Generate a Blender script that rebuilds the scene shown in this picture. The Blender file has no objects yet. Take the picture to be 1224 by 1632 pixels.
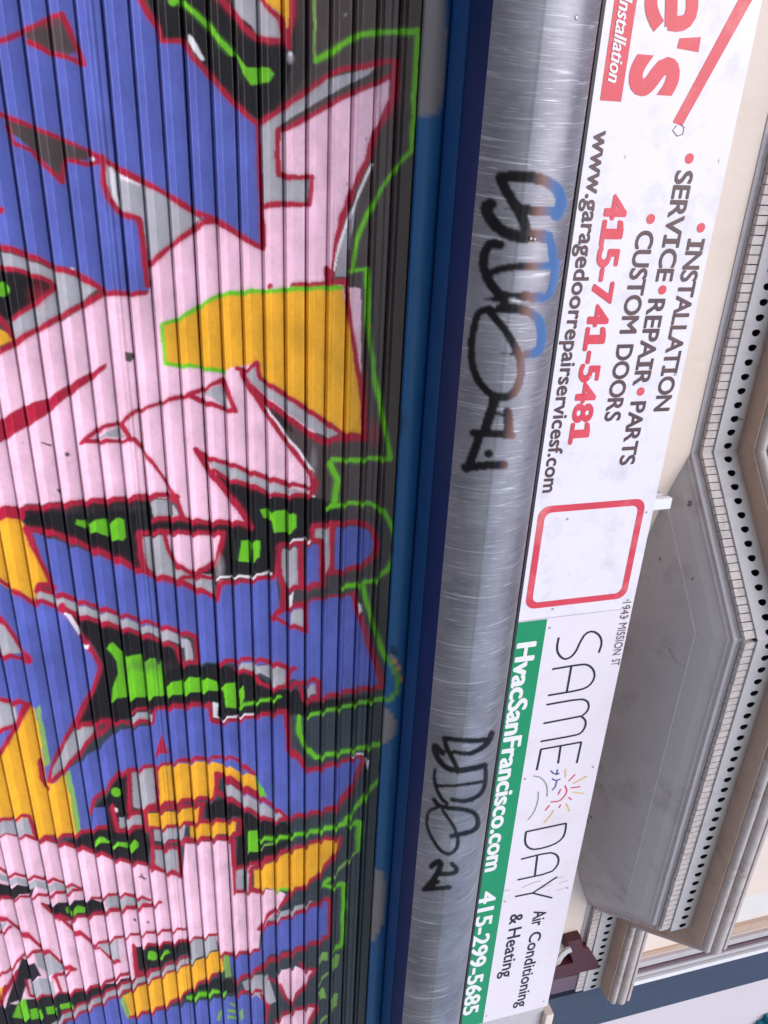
import bpy, math, random
import numpy as np
from mathutils import Vector, Matrix

random.seed(4); rng = np.random.default_rng(7)
SC = bpy.context.scene
COL = SC.collection

# ------------------------------------------------------------------ camera
F_PX = 1270.26                      # focal length in photo pixels (photo 1224 x 1632)
YAW, PITCH, ROLL = [math.radians(a) for a in (26.7516, 14.9158, -4.4947)]
CAM = Vector((0.0, -2.667, 1.55))   # eye height 1.55 m, 2.667 m from the shutter
Fd = Vector((math.sin(YAW)*math.cos(PITCH), math.cos(YAW)*math.cos(PITCH), math.sin(PITCH)))
R0 = Vector((math.cos(YAW), -math.sin(YAW), 0)); U0 = R0.cross(Fd)
Rv = R0*math.cos(ROLL) + U0*math.sin(ROLL)
Uv = -R0*math.sin(ROLL) + U0*math.cos(ROLL)
cd = bpy.data.cameras.new('camera'); cam = bpy.data.objects.new('camera', cd); COL.objects.link(cam)
# the phone was held on its side: picture right = up in the world, picture top = left in the world
mx = Matrix((Uv, -Rv, -Fd)).transposed().to_4x4(); mx.translation = CAM
cam.matrix_world = mx
cd.sensor_fit = 'VERTICAL'; cd.sensor_height = 32.64; cd.sensor_width = 24.48
cd.lens = F_PX/1632*32.64; cd.clip_start = 0.05; cd.clip_end = 2000
SC.camera = cam

# ------------------------------------------------------------------ sky, sun, exposure
SUN_EL, SUN_AZ = math.radians(44), math.radians(200)      # azimuth from +Y towards +X: in front of the facade, a little to its left
w = bpy.data.worlds.new('World'); SC.world = w; w.use_nodes = True
nt = w.node_tree; nt.nodes.clear()
sky = nt.nodes.new('ShaderNodeTexSky'); sky.sky_type = 'NISHITA'; sky.sun_disc = False
sky.sun_elevation = SUN_EL; sky.sun_rotation = SUN_AZ; sky.air_density = 1.0; sky.dust_density = 1.0; sky.ozone_density = 1.0
bg = nt.nodes.new('ShaderNodeBackground'); bg.inputs[1].default_value = 0.125
wo = nt.nodes.new('ShaderNodeOutputWorld')
nt.links.new(sky.outputs[0], bg.inputs[0]); nt.links.new(bg.outputs[0], wo.inputs[0])
sd = bpy.data.lights.new('sun', 'SUN'); sd.energy = 1.25; sd.angle = math.radians(50); sd.color = (1.0, 0.90, 0.81)
so = bpy.data.objects.new('sun', sd); COL.objects.link(so); so.location = (3, -6, 9)
sv = Vector((math.sin(SUN_AZ)*math.cos(SUN_EL), math.cos(SUN_AZ)*math.cos(SUN_EL), math.sin(SUN_EL)))
so.rotation_euler = sv.to_track_quat('Z', 'Y').to_euler()
vs = SC.view_settings; vs.view_transform = 'Standard'; vs.look = 'None'; vs.exposure = 0.7; vs.gamma = 1.0; vs.use_curve_mapping = False

# ------------------------------------------------------------------ helpers
def s2l(c):
    c = np.asarray(c, float)/255.0
    return np.where(c <= 0.04045, c/12.92, ((c+0.055)/1.055)**2.4)
def col(r, g, b, k=1.0): return tuple(float(v)*k for v in s2l((r, g, b)))

def ray(x, y): return Rv*(y-816.0) + Uv*(x-612.0) + Fd*F_PX
def on_y(x, y, depth):            # point seen at photo pixel (x, y) on the vertical plane `depth` metres in front of the camera
    d = ray(x, y); return CAM + d*(depth/d.y)
def W(X, d, z): return (X, d-2.667, z+1.55)   # survey coordinates (distance from the camera plane, height above the eye) -> world

def link(o, parent=None):
    COL.objects.link(o)
    if parent is not None: o.parent = parent
    return o
def mesh_obj(name, verts, faces, m, parent=None, smooth=False):
    me = bpy.data.meshes.new(name); me.from_pydata([tuple(v) for v in verts], [], faces); me.update()
    if m is not None: me.materials.append(m)
    if smooth: me.polygons.foreach_set('use_smooth', [True]*len(me.polygons))
    return link(bpy.data.objects.new(name, me), parent)
def empty(name, loc=(0, 0, 0)):
    o = bpy.data.objects.new(name, None); o.empty_display_size = 0.1; COL.objects.link(o); o.location = loc
    return o
def tag(o, label, cat, group=None):
    o['label'] = label; o['category'] = cat
    if group: o['group'] = group
    return o
def adopt(o, parent):             # parent keeping the world placement (parents are only moved, never turned)
    o.parent = parent; o.location = Vector(o.location) - Vector(parent.location); return o
class MB:
    def __init__(s): s.v = []; s.f = []
    def box(s, x0, x1, y0, y1, z0, z1):
        n = len(s.v)
        s.v += [(x0,y0,z0),(x1,y0,z0),(x1,y1,z0),(x0,y1,z0),(x0,y0,z1),(x1,y0,z1),(x1,y1,z1),(x0,y1,z1)]
        s.f += [tuple(n+i for i in q) for q in ((0,3,2,1),(4,5,6,7),(0,1,5,4),(1,2,6,5),(2,3,7,6),(3,0,4,7))]
        return s
    def prism(s, pts, y0, y1):        # outline in X,Z; y0 nearer the street
        n = len(s.v); k = len(pts)
        a = sum(pts[i][0]*pts[(i+1)%k][1]-pts[(i+1)%k][0]*pts[i][1] for i in range(k))
        if a < 0: pts = pts[::-1]
        s.v += [(p[0], y0, p[1]) for p in pts] + [(p[0], y1, p[1]) for p in pts]
        s.f.append(tuple(range(n, n+k))); s.f.append(tuple(range(n+2*k-1, n+k-1, -1)))
        for i in range(k):
            j = (i+1) % k; s.f.append((n+j, n+i, n+k+i, n+k+j))
        return s
    def build(s, name, m, parent=None, bevel=0.0, smooth=False):
        o = mesh_obj(name, s.v, s.f, m, parent, smooth)
        if bevel:
            b = o.modifiers.new('bevel', 'BEVEL'); b.width = bevel; b.segments = 2; b.limit_method = 'ANGLE'
        return o

# ------------------------------------------------------------------ materials
MATS = {}
def mat(name, c, rough=0.6, metal=0.0, var=0.12, scale=6.0, bump=0.0, bscale=60.0, coat=0.0, stretch=(1, 1, 1), spec=0.5, stain=None, stain_amt=0.0, stain_scale=3.0, crack=0.0):
    if name in MATS: return MATS[name]
    m = bpy.data.materials.new(name); m.use_nodes = True; t = m.node_tree; N = t.nodes; L = t.links
    p = N['Principled BSDF']; p.inputs['Roughness'].default_value = rough; p.inputs['Metallic'].default_value = metal
    p.inputs['Specular IOR Level'].default_value = spec
    p.inputs['Coat Weight'].default_value = coat; p.inputs['Coat Roughness'].default_value = 0.08
    tc = N.new('ShaderNodeTexCoord'); mp = N.new('ShaderNodeMapping'); mp.inputs['Scale'].default_value = stretch
    g = N.new('ShaderNodeNewGeometry'); L.new(g.outputs['Position'], mp.inputs['Vector'])
    nz = N.new('ShaderNodeTexNoise'); nz.inputs['Scale'].default_value = scale; nz.inputs['Detail'].default_value = 6; nz.inputs['Roughness'].default_value = 0.62
    L.new(mp.outputs[0], nz.inputs['Vector'])
    mr = N.new('ShaderNodeMapRange'); mr.inputs[1].default_value = 0.25; mr.inputs[2].default_value = 0.75
    mr.inputs[3].default_value = 1-var; mr.inputs[4].default_value = 1+var*0.6; L.new(nz.outputs['Fac'], mr.inputs[0])
    mu = N.new('ShaderNodeMix'); mu.data_type = 'RGBA'; mu.blend_type = 'MULTIPLY'; mu.inputs[0].default_value = 1
    mu.inputs[6].default_value = (*c, 1); L.new(mr.outputs[0], mu.inputs[7]); out = mu.outputs[2]
    if stain:
        n2 = N.new('ShaderNodeTexNoise'); n2.inputs['Scale'].default_value = stain_scale; n2.inputs['Detail'].default_value = 8; n2.inputs['Roughness'].default_value = 0.7
        L.new(mp.outputs[0], n2.inputs['Vector'])
        r2 = N.new('ShaderNodeMapRange'); r2.inputs[1].default_value = 0.52; r2.inputs[2].default_value = 0.75; r2.inputs[3].default_value = 0; r2.inputs[4].default_value = stain_amt
        L.new(n2.outputs['Fac'], r2.inputs[0])
        m2 = N.new('ShaderNodeMix'); m2.data_type = 'RGBA'; L.new(r2.outputs[0], m2.inputs[0]); L.new(out, m2.inputs[6]); m2.inputs[7].default_value = (*stain, 1); out = m2.outputs[2]
    if crack:       # hairline cracks and flaked spots in old paint
        vo = N.new('ShaderNodeTexVoronoi'); vo.feature = 'DISTANCE_TO_EDGE'; vo.inputs['Scale'].default_value = 2.2
        wn = N.new('ShaderNodeTexNoise'); wn.inputs['Scale'].default_value = 9; wn.inputs['Detail'].default_value = 5; L.new(mp.outputs[0], wn.inputs['Vector'])
        vm = N.new('ShaderNodeMix'); vm.data_type = 'RGBA'; vm.inputs[0].default_value = 0.12; L.new(mp.outputs[0], vm.inputs[6]); L.new(wn.outputs['Color'], vm.inputs[7]); L.new(vm.outputs[2], vo.inputs['Vector'])
        e = N.new('ShaderNodeMapRange'); e.inputs[1].default_value = 0.004; e.inputs[2].default_value = 0.012; e.inputs[3].default_value = 1; e.inputs[4].default_value = 0; L.new(vo.outputs['Distance'], e.inputs[0])
        mk = N.new('ShaderNodeTexNoise'); mk.inputs['Scale'].default_value = 2.7; mk.inputs['Detail'].default_value = 3; L.new(mp.outputs[0], mk.inputs['Vector'])
        m_ = N.new('ShaderNodeMapRange'); m_.inputs[1].default_value = 0.66; m_.inputs[2].default_value = 0.72; m_.inputs[3].default_value = 0; m_.inputs[4].default_value = crack; L.new(mk.outputs['Fac'], m_.inputs[0])
        fl_ = N.new('ShaderNodeTexNoise'); fl_.inputs['Scale'].default_value = 14; fl_.inputs['Detail'].default_value = 4; L.new(mp.outputs[0], fl_.inputs['Vector'])
        f_ = N.new('ShaderNodeMapRange'); f_.inputs[1].default_value = 0.71; f_.inputs[2].default_value = 0.74; f_.inputs[3].default_value = 0; f_.inputs[4].default_value = crack; L.new(fl_.outputs['Fac'], f_.inputs[0])
        a1 = N.new('ShaderNodeMath'); a1.operation = 'MULTIPLY'; L.new(e.outputs[0], a1.inputs[0]); L.new(m_.outputs[0], a1.inputs[1])
        a2 = N.new('ShaderNodeMath'); a2.operation = 'MAXIMUM'; L.new(a1.outputs[0], a2.inputs[0]); L.new(f_.outputs[0], a2.inputs[1])
        m3 = N.new('ShaderNodeMix'); m3.data_type = 'RGBA'; L.new(a2.outputs[0], m3.inputs[0]); L.new(out, m3.inputs[6]); m3.inputs[7].default_value = (0.11, 0.07, 0.07, 1); out = m3.outputs[2]
    L.new(out, p.inputs['Base Color'])
    if bump:
        nb = N.new('ShaderNodeTexNoise'); nb.inputs['Scale'].default_value = bscale; nb.inputs['Detail'].default_value = 4; L.new(mp.outputs[0], nb.inputs['Vector'])
        b = N.new('ShaderNodeBump'); b.inputs['Strength'].default_value = bump; b.inputs['Distance'].default_value = 0.01
        L.new(nb.outputs['Fac'], b.inputs['Height']); L.new(b.outputs[0], p.inputs['Normal'])
    MATS[name] = m; return m

def paint_mat(name, rough=0.42, var=0.1, coat=0.0, spec=0.5):    # colour from the painted-colour attribute, worn and dusty
    m = bpy.data.materials.new(name); m.use_nodes = True; t = m.node_tree; N = t.nodes; L = t.links
    p = N['Principled BSDF']; p.inputs['Roughness'].default_value = rough; p.inputs['Specular IOR Level'].default_value = spec
    p.inputs['Coat Weight'].default_value = coat; p.inputs['Coat Roughness'].default_value = 0.1
    at = N.new('ShaderNodeAttribute'); at.attribute_name = 'paint'
    g = N.new('ShaderNodeNewGeometry')
    mp = N.new('ShaderNodeMapping'); mp.inputs['Scale'].default_value = (1, 1, 2.2); L.new(g.outputs['Position'], mp.inputs['Vector'])
    nz = N.new('ShaderNodeTexNoise'); nz.inputs['Scale'].default_value = 5; nz.inputs['Detail'].default_value = 7; nz.inputs['Roughness'].default_value = 0.65; L.new(mp.outputs[0], nz.inputs['Vector'])
    mr = N.new('ShaderNodeMapRange'); mr.inputs[1].default_value = 0.3; mr.inputs[2].default_value = 0.7; mr.inputs[3].default_value = 1-var; mr.inputs[4].default_value = 1+var*0.5
    L.new(nz.outputs['Fac'], mr.inputs[0])
    mu = N.new('ShaderNodeMix'); mu.data_type = 'RGBA'; mu.blend_type = 'MULTIPLY'; mu.inputs[0].default_value = 1
    L.new(at.outputs['Color'], mu.inputs[6]); L.new(mr.outputs[0], mu.inputs[7])
    # small chips and dirt specks
    n2 = N.new('ShaderNodeTexNoise'); n2.inputs['Scale'].default_value = 38; n2.inputs['Detail'].default_value = 3; L.new(mp.outputs[0], n2.inputs['Vector'])
    r2 = N.new('ShaderNodeMapRange'); r2.inputs[1].default_value = 0.735; r2.inputs[2].default_value = 0.76; r2.inputs[3].default_value = 0; r2.inputs[4].default_value = 0.55
    L.new(n2.outputs['Fac'], r2.inputs[0])
    m2 = N.new('ShaderNodeMix'); m2.data_type = 'RGBA'; L.new(r2.outputs[0], m2.inputs[0]); L.new(mu.outputs[2], m2.inputs[6]); m2.inputs[7].default_value = (0.09, 0.07, 0.08, 1)
    L.new(m2.outputs[2], p.inputs['Base Color'])
    nb = N.new('ShaderNodeTexNoise'); nb.inputs['Scale'].default_value = 25; nb.inputs['Detail'].default_value = 5; L.new(mp.outputs[0], nb.inputs['Vector'])
    b = N.new('ShaderNodeBump'); b.inputs['Strength'].default_value = 0.15; b.inputs['Distance'].default_value = 0.006
    L.new(nb.outputs['Fac'], b.inputs['Height']); L.new(b.outputs[0], p.inputs['Normal'])
    rr = N.new('ShaderNodeMapRange'); rr.inputs[3].default_value = rough-0.08; rr.inputs[4].default_value = rough+0.16; L.new(nz.outputs['Fac'], rr.inputs[0]); L.new(rr.outputs[0], p.inputs['Roughness'])
    return m

def steel_mat():                  # bare hood sheet: brushed across its length, scratched, with tags sprayed on it
    m = bpy.data.materials.new('scratched_steel'); m.use_nodes = True; t = m.node_tree; N = t.nodes; L = t.links
    p = N['Principled BSDF']
    uv = N.new('ShaderNodeUVMap'); uv.uv_map = 'sheet'
    def noise(sx, sy, det, dist=0.0, rough=0.6):
        mp = N.new('ShaderNodeMapping'); mp.inputs['Scale'].default_value = (sx, sy, 1); L.new(uv.outputs[0], mp.inputs['Vector'])
        n = N.new('ShaderNodeTexNoise'); n.inputs['Scale'].default_value = 1; n.inputs['Detail'].default_value = det; n.inputs['Roughness'].default_value = rough; n.inputs['Distortion'].default_value = dist
        L.new(mp.outputs[0], n.inputs['Vector']); return n
    brush = noise(130, 5, 5, 0.25); soft = noise(3.0, 4.0, 5); scr = noise(70, 3.2, 2, 0.9); scr2 = noise(190, 9, 2, 0.6)
    def rng_(src, a, b_, c, d):
        r = N.new('ShaderNodeMapRange'); r.inputs[1].default_value = a; r.inputs[2].default_value = b_; r.inputs[3].default_value = c; r.inputs[4].default_value = d
        L.new(src.outputs[0], r.inputs[0]); return r
    v1 = rng_(brush, 0.3, 0.7, 0.88, 1.08); v2 = rng_(soft, 0.3, 0.7, 0.66, 1.16)
    a = N.new('ShaderNodeMath'); a.operation = 'MULTIPLY'; L.new(v1.outputs[0], a.inputs[0]); L.new(v2.outputs[0], a.inputs[1])
    s1 = rng_(scr, 0.60, 0.72, 0, 0.5); s2 = rng_(scr2, 0.60, 0.74, 0, 0.45)
    sm = N.new('ShaderNodeMath'); sm.operation = 'MAXIMUM'; L.new(s1.outputs[0], sm.inputs[0]); L.new(s2.outputs[0], sm.inputs[1])
    base = N.new('ShaderNodeMix'); base.data_type = 'RGBA'; base.blend_type = 'MULTIPLY'; base.inputs[0].default_value = 1
    base.inputs[6].default_value = (0.30, 0.295, 0.335, 1); L.new(a.outputs[0], base.inputs[7])
    wh = N.new('ShaderNodeMix'); wh.data_type = 'RGBA'; L.new(sm.outputs[0], wh.inputs[0]); L.new(base.outputs[2], wh.inputs[6]); wh.inputs[7].default_value = (0.72, 0.72, 0.75, 1)
    at = N.new('ShaderNodeAttribute'); at.attribute_name = 'paint'
    pc = N.new('ShaderNodeMix'); pc.data_type = 'RGBA'; L.new(at.outputs['Alpha'], pc.inputs[0]); L.new(wh.outputs[2], pc.inputs[6]); L.new(at.outputs['Color'], pc.inputs[7])
    L.new(pc.outputs[2], p.inputs['Base Color'])
    me = N.new('ShaderNodeMath'); me.operation = 'SUBTRACT'; me.inputs[0].default_value = 0.92; L.new(at.outputs['Alpha'], me.inputs[1]); me.use_clamp = True; L.new(me.outputs[0], p.inputs['Metallic'])
    r0 = rng_(brush, 0.3, 0.7, 0.46, 0.64)
    rm = N.new('ShaderNodeMix'); rm.data_type = 'FLOAT'; L.new(at.outputs['Alpha'], rm.inputs[0]); L.new(r0.outputs[0], rm.inputs[2]); rm.inputs[3].default_value = 0.3
    L.new(rm.outputs[0], p.inputs['Roughness'])
    sx = N.new('ShaderNodeMapRange'); sx.inputs[3].default_value = 0.5; sx.inputs[4].default_value = 0.2; L.new(at.outputs['Alpha'], sx.inputs[0]); L.new(sx.outputs[0], p.inputs['Specular IOR Level']); p.inputs['Anisotropic'].default_value = 0.3
    b = N.new('ShaderNodeBump'); b.inputs['Strength'].default_value = 0.22; b.inputs['Distance'].default_value = 0.004
    ad = N.new('ShaderNodeMath'); ad.operation = 'ADD'; L.new(brush.outputs[0], ad.inputs[0]); L.new(sm.outputs[0], ad.inputs[1]); L.new(ad.outputs[0], b.inputs['Height']); L.new(b.outputs[0], p.inputs['Normal'])
    return m

M_cream = mat('cream_wall', col(240, 224, 214, .95), 0.7, var=0.06, scale=2.5, bump=0.12, bscale=40, stain=col(170, 140, 120), stain_amt=0.18, stretch=(1, 1, .5))
M_grey = mat('grey_paint', col(204, 200, 204, .98), 0.6, var=0.12, scale=4, bump=0.1, stain=col(112, 98, 104), stain_amt=0.55, stain_scale=4, crack=0.8)
M_greyw = mat('pale_grey_paint', col(205, 200, 206, .92), 0.6, var=0.1, scale=9, stain=col(120, 110, 112), stain_amt=0.35, stain_scale=9)
M_dent = mat('dentil_paint', col(212, 203, 202, .95), 0.6, var=0.22, scale=30, stain=col(140, 122, 118), stain_amt=0.6, stain_scale=22)
M_tan = mat('tan_board', col(206, 178, 160, .9), 0.65, var=0.1, scale=6, stain=col(120, 95, 80), stain_amt=0.5, stain_scale=7)
M_roll = mat('worn_roll_moulding', col(200, 190, 188, .92), 0.55, var=0.18, scale=8, stain=col(105, 82, 74), stain_amt=0.8, stain_scale=6, stretch=(1.5, 1.5, 1), crack=0.7)
M_hole = mat('hole_dark', (0.02, 0.016, 0.018), 0.9, var=0.1)
M_navy = mat('navy_trim', col(62, 72, 96, .9), 0.55, var=0.15, scale=5, stretch=(6, 1, .4), bump=0.1, bscale=20)
M_white = mat('white_render', col(228, 220, 228, .9), 0.7, var=0.05, scale=3, stain=col(160, 145, 150), stain_amt=0.12, bump=0.1)
M_maroon = mat('maroon_paint', col(84, 34, 40, .9), 0.5, var=0.15, scale=10)
M_plum = mat('plum_board', col(112, 88, 104, .9), 0.55, var=0.12, scale=12)
M_dark = mat('black_trim', (0.03, 0.022, 0.03), 0.5)
M_teal = mat('teal_frame', col(40, 140, 165, .8), 0.4)
M_glass = mat('window_glass', (0.03, 0.035, 0.04), 0.05, var=0.05, spec=0.8)
M_blind = mat('window_blind', col(235, 232, 232, .95), 0.6, var=0.04)
M_sign = mat('sign_face', col(240, 235, 245, .98), 0.42, var=0.035, scale=4, stain=col(180, 174, 192), stain_amt=0.4, stain_scale=9)
M_signy = mat('sign_face_service', col(238, 229, 240, .98), 0.42, var=0.035, scale=3, stain=col(205, 186, 180), stain_amt=0.3, stain_scale=4)
M_red = mat('sign_red', col(230, 68, 86, .95), 0.35, var=0.1, scale=7, stain=col(238, 130, 140), stain_amt=0.5, stain_scale=7)
M_redf = mat('sign_red_faded', col(232, 70, 88, .9), 0.35, var=0.1, scale=7, stain=col(240, 150, 150), stain_amt=0.65, stain_scale=5)
M_ink = mat('sign_ink', col(88, 62, 66), 0.4, var=0.25, scale=9, stain=col(125, 95, 85), stain_amt=0.55, stain_scale=8)
M_ink2 = mat('sign_black', col(38, 28, 44), 0.4, var=0.1)
M_green = mat('sign_green', col(10, 150, 98, .95), 0.42, var=0.08, scale=5)
M_inkg = mat('stencil_grey', col(110, 96, 100), 0.5, var=0.3, scale=40)
M_logo_r = mat('logo_red', col(222, 70, 70), 0.4); M_logo_y = mat('logo_yellow', col(232, 196, 110), 0.4)
M_logo_b = mat('logo_blue', col(66, 84, 150), 0.4); M_logo_g = mat('logo_grey_green', col(150, 155, 146), 0.4)
M_letw = mat('white_lettering', col(242, 242, 244, .97), 0.4, var=0.03)
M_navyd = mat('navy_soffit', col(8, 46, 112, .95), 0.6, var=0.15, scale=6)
M_blued = mat('blue_soffit_board', col(20, 86, 150, .95), 0.6, var=0.15, scale=6)
M_conc = mat('pavement_concrete', (0.36, 0.35, 0.35), 0.85, var=0.15, scale=3, bump=0.2)
M_asph = mat('asphalt', (0.05, 0.05, 0.052), 0.9, var=0.25, scale=20, bump=0.4, bscale=150)
M_line = mat('road_paint', (0.7, 0.68, 0.6), 0.7)
M_steelp = mat('galvanised', (0.45, 0.45, 0.47), 0.45, metal=0.8)
M_paint = paint_mat('graffiti_paint', 0.36, 0.2, spec=0.45)
M_bluep = paint_mat('blue_gloss_paint', 0.38, 0.08)
M_hood = steel_mat()

# ------------------------------------------------------------------ painted canvases (metres on the surface), filled from traced outlines
class Canvas:
    def __init__(s, u0, u1, v0, v1, step, base):
        s.u0, s.v0, s.st = u0, v0, step
        s.nu = int((u1-u0)/step)+1; s.nv = int((v1-v0)/step)+1
        s.c = np.empty((s.nv, s.nu, len(base)), np.float32); s.c[:] = base
    def poly(s, pts, c, op=1.0):
        p = np.asarray(pts, float); p = np.c_[(p[:, 0]-s.u0)/s.st, (p[:, 1]-s.v0)/s.st]
        i0, j0 = np.floor(p.min(0)).astype(int); i1, j1 = np.ceil(p.max(0)).astype(int)+1
        i0, j0 = max(i0, 0), max(j0, 0); i1, j1 = min(i1, s.nu), min(j1, s.nv)
        if i1 <= i0 or j1 <= j0: return
        gx = np.arange(i0, i1)[None, :]; gy = np.arange(j0, j1)[:, None]
        ins = np.zeros((j1-j0, i1-i0), bool)
        k = len(p)
        for a in range(k):
            xa, ya = p[a]; xb, yb = p[(a+1) % k]
            if ya == yb: continue
            cr = (ya > gy) != (yb > gy)
            xi = (xb-xa)*(gy-ya)/(yb-ya)+xa
            ins ^= cr & (gx < xi)
        sub = s.c[j0:j1, i0:i1]
        sub[ins] = sub[ins]*(1-op) + np.asarray(c, np.float32)*op
    def blur(s, n=1):
        for _ in range(n):
            q = np.pad(s.c, ((1, 1), (1, 1), (0, 0)), 'edge')
            s.c = (q[:-2, 1:-1]+q[2:, 1:-1]+q[1:-1, :-2]+q[1:-1, 2:]+4*q[1:-1, 1:-1])/8
    def sample(s, u, v):
        x = np.clip((u-s.u0)/s.st, 0, s.nu-1.001); y = np.clip((v-s.v0)/s.st, 0, s.nv-1.001)
        i = x.astype(int); j = y.astype(int); fx = (x-i)[:, None]; fy = (y-j)[:, None]
        c = s.c
        return (c[j, i]*(1-fx)+c[j, i+1]*fx)*(1-fy)+(c[j+1, i]*(1-fx)+c[j+1, i+1]*fx)*fy

def stroke_polys(pts, wd):          # a brush or spray stroke as quads with round joints
    out = []; n = len(pts)
    ws = wd if isinstance(wd, (list, tuple)) else [wd]*n
    for i in range(n):
        x, y = pts[i]; r = ws[i]/2
        out.append([(x+r*math.cos(a*math.pi/5), y+r*math.sin(a*math.pi/5)) for a in range(10)])
        if i+1 < n:
            x2, y2 = pts[i+1]; dx, dy = x2-x, y2-y; l = math.hypot(dx, dy) or 1; nx, ny = -dy/l, dx/l; r2 = ws[i+1]/2
            out.append([(x+nx*r, y+ny*r), (x2+nx*r2, y2+ny*r2), (x2-nx*r2, y2-ny*r2), (x-nx*r, y-ny*r)])
    return out
def smooth(pts, it=1):
    for _ in range(it):
        q = [pts[0]]
        for a, b in zip(pts[:-1], pts[1:]):
            q += [(a[0]*.75+b[0]*.25, a[1]*.75+b[1]*.25), (a[0]*.25+b[0]*.75, a[1]*.25+b[1]*.75)]
        q.append(pts[-1]); pts = q
    return pts
# ------------------------------------------------------------------ the graffiti piece on the shutter
C_B = col(90, 101, 180); C_P = col(241, 198, 218); C_Y = col(238, 176, 46); C_D = col(27, 24, 29); C_G = col(172, 170, 178)
C_R = col(172, 26, 58); C_N = col(112, 196, 36); C_W = col(238, 232, 238); C_T = col(80, 68, 69); C_S = col(58, 65, 74); C_N2 = col(128, 170, 84)
DOOR = Canvas(-0.8, 4.95, -1.12, 0.90, 0.0025, C_T)
def dpt(p): q = on_y(p[0], p[1], 2.656); return (q.x, q.z-1.55)
def G(c, pts, op=1.0): DOOR.poly([dpt(p) for p in pts], c, op)
def L(c, wd, pts, sm=0, op=1.0):
    if sm: pts = smooth(pts, sm)
    if not isinstance(wd, (list, tuple)):  # freehand: the line swells, thins and wavers a little
        q_ = [pts[0]]
        for a_, b_ in zip(pts[:-1], pts[1:]):
            m_ = max(1, int(math.hypot(b_[0]-a_[0], b_[1]-a_[1])/16))
            for i_ in range(1, m_+1): t_ = i_/m_; q_.append((a_[0]+(b_[0]-a_[0])*t_+(rng.normal(0, .7) if i_ < m_ else 0), a_[1]+(b_[1]-a_[1])*t_+(rng.normal(0, .7) if i_ < m_ else 0)))
        pts = q_; wd = [wd*float(rng.uniform(.78, 1.22)) for _ in pts]
    if c in (C_R, C_N) and op == 1.0:      # thin overspray either side of the line
        for q in stroke_polys(pts, [1.9*w_ for w_ in wd] if isinstance(wd, (list, tuple)) else wd*1.9)[1::2]: DOOR.poly([dpt(p) for p in q], c, .16)
    for q in stroke_polys(pts, wd): DOOR.poly([dpt(p) for p in q], c, op)
def O(c, x, y, r): G(c, [(x+r*math.cos(a*math.pi/6), y+r*math.sin(a*math.pi/6)) for a in range(12)])
C_SM = tuple((a+b)/2 for a, b in zip(C_T, C_S))
G(C_SM, [(-400, 820), (760, 820), (760, 1060), (-400, 1060)]); G(C_S, [(-400, 1050), (760, 1050), (760, 2400), (-400, 2400)])
# dark fields
G(C_D, [(200, -160), (470, -160), (470, 90), (440, 180), (415, 195), (372, 160), (335, 115), (300, 75), (258, 62), (245, 35)])
G(C_D, [(470, -160), (500, -160), (495, 100), (470, 150), (440, 180)], .5)
# ---- top left: blue field
G(C_B, [(-260, -160), (190, -160), (218, 0), (250, 40), (258, 68), (292, 70), (335, 120), (372, 165), (412, 196), (418, 395), (384, 376), (316, 345), (235, 293), (165, 255),
        (162, 262), (166, 300), (178, 325), (195, 342), (224, 350), (237, 462), (170, 466), (118, 430), (40, 405), (-260, 330)])
# main pink body
G(C_P, [(-260, 700), (-60, 590), (0, 563), (60, 530), (110, 505), (165, 470), (238, 467), (238, 422), (318, 352), (345, 350), (418, 395), (418, 330), (445, 325), (445, 212), (490, 190), (530, 167), (570, 149), (622, 124),
        (618, 175), (598, 212), (578, 262), (557, 305), (540, 350), (530, 400), (526, 450), (575, 460), (575, 690), (500, 690), (497, 790), (400, 835), (290, 832), (283, 795), (200, 790), (0, 808), (-260, 830)])
G(C_G, [(165, 258), (190, 273), (230, 292), (270, 314), (318, 348), (300, 366), (272, 390), (238, 422), (228, 352), (196, 343), (178, 326), (168, 300)])
G(C_W, [(172, 266), (181, 266), (187, 312), (196, 333), (190, 338), (178, 316)]); G(C_W, [(188, 272), (226, 293), (222, 297), (192, 284)])
L(C_R, 9, [(-200, 120), (-60, 165), (0, 182), (40, 198), (100, 224), (160, 252), (190, 270), (235, 293), (270, 312), (310, 338), (345, 352), (384, 376), (418, 395)])
L(C_R, 9, [(163, 250), (165, 290), (173, 315), (190, 338), (222, 349), (230, 400), (236, 455)])
L(C_R, 9, [(238, 422), (272, 392), (300, 372), (325, 354), (345, 352)])
L(C_R, 8, [(166, 466), (200, 468), (232, 467)])
L(C_R, 8, [(412, 196), (415, 290), (419, 395)])
L(C_R, 9, [(205, -40), (220, -10), (238, 25), (252, 45), (256, 66), (292, 66), (304, 88), (335, 122), (372, 165), (412, 198)])
G(C_W, [(300, 55), (308, 60), (326, 95), (321, 97), (308, 80), (299, 66)])
# brown patches showing through the blue
G(C_T, [(38, 50), (50, 45), (60, 35), (98, 22), (112, 45), (125, 80), (110, 88), (80, 80), (45, 65)])
L(C_R, 8, [(-40, 82), (0, 66), (35, 52), (60, 38), (98, 22)]); L(C_R, 8, [(98, 22), (112, 50), (125, 80), (134, 103), (110, 92), (80, 85), (45, 67)])
G(C_T, [(8, 190), (50, 205), (90, 222), (140, 242), (140, 256), (106, 252), (100, 288), (80, 266), (60, 246), (20, 212)])
L(C_R, 7, [(12, 200), (22, 228), (50, 240), (75, 266), (100, 290), (104, 254), (140, 262), (165, 256)]); O(C_R, 1, 335, 6)
O(C_W, 147, 253, 3.5); O(C_W, 115, 431, 5)
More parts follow.
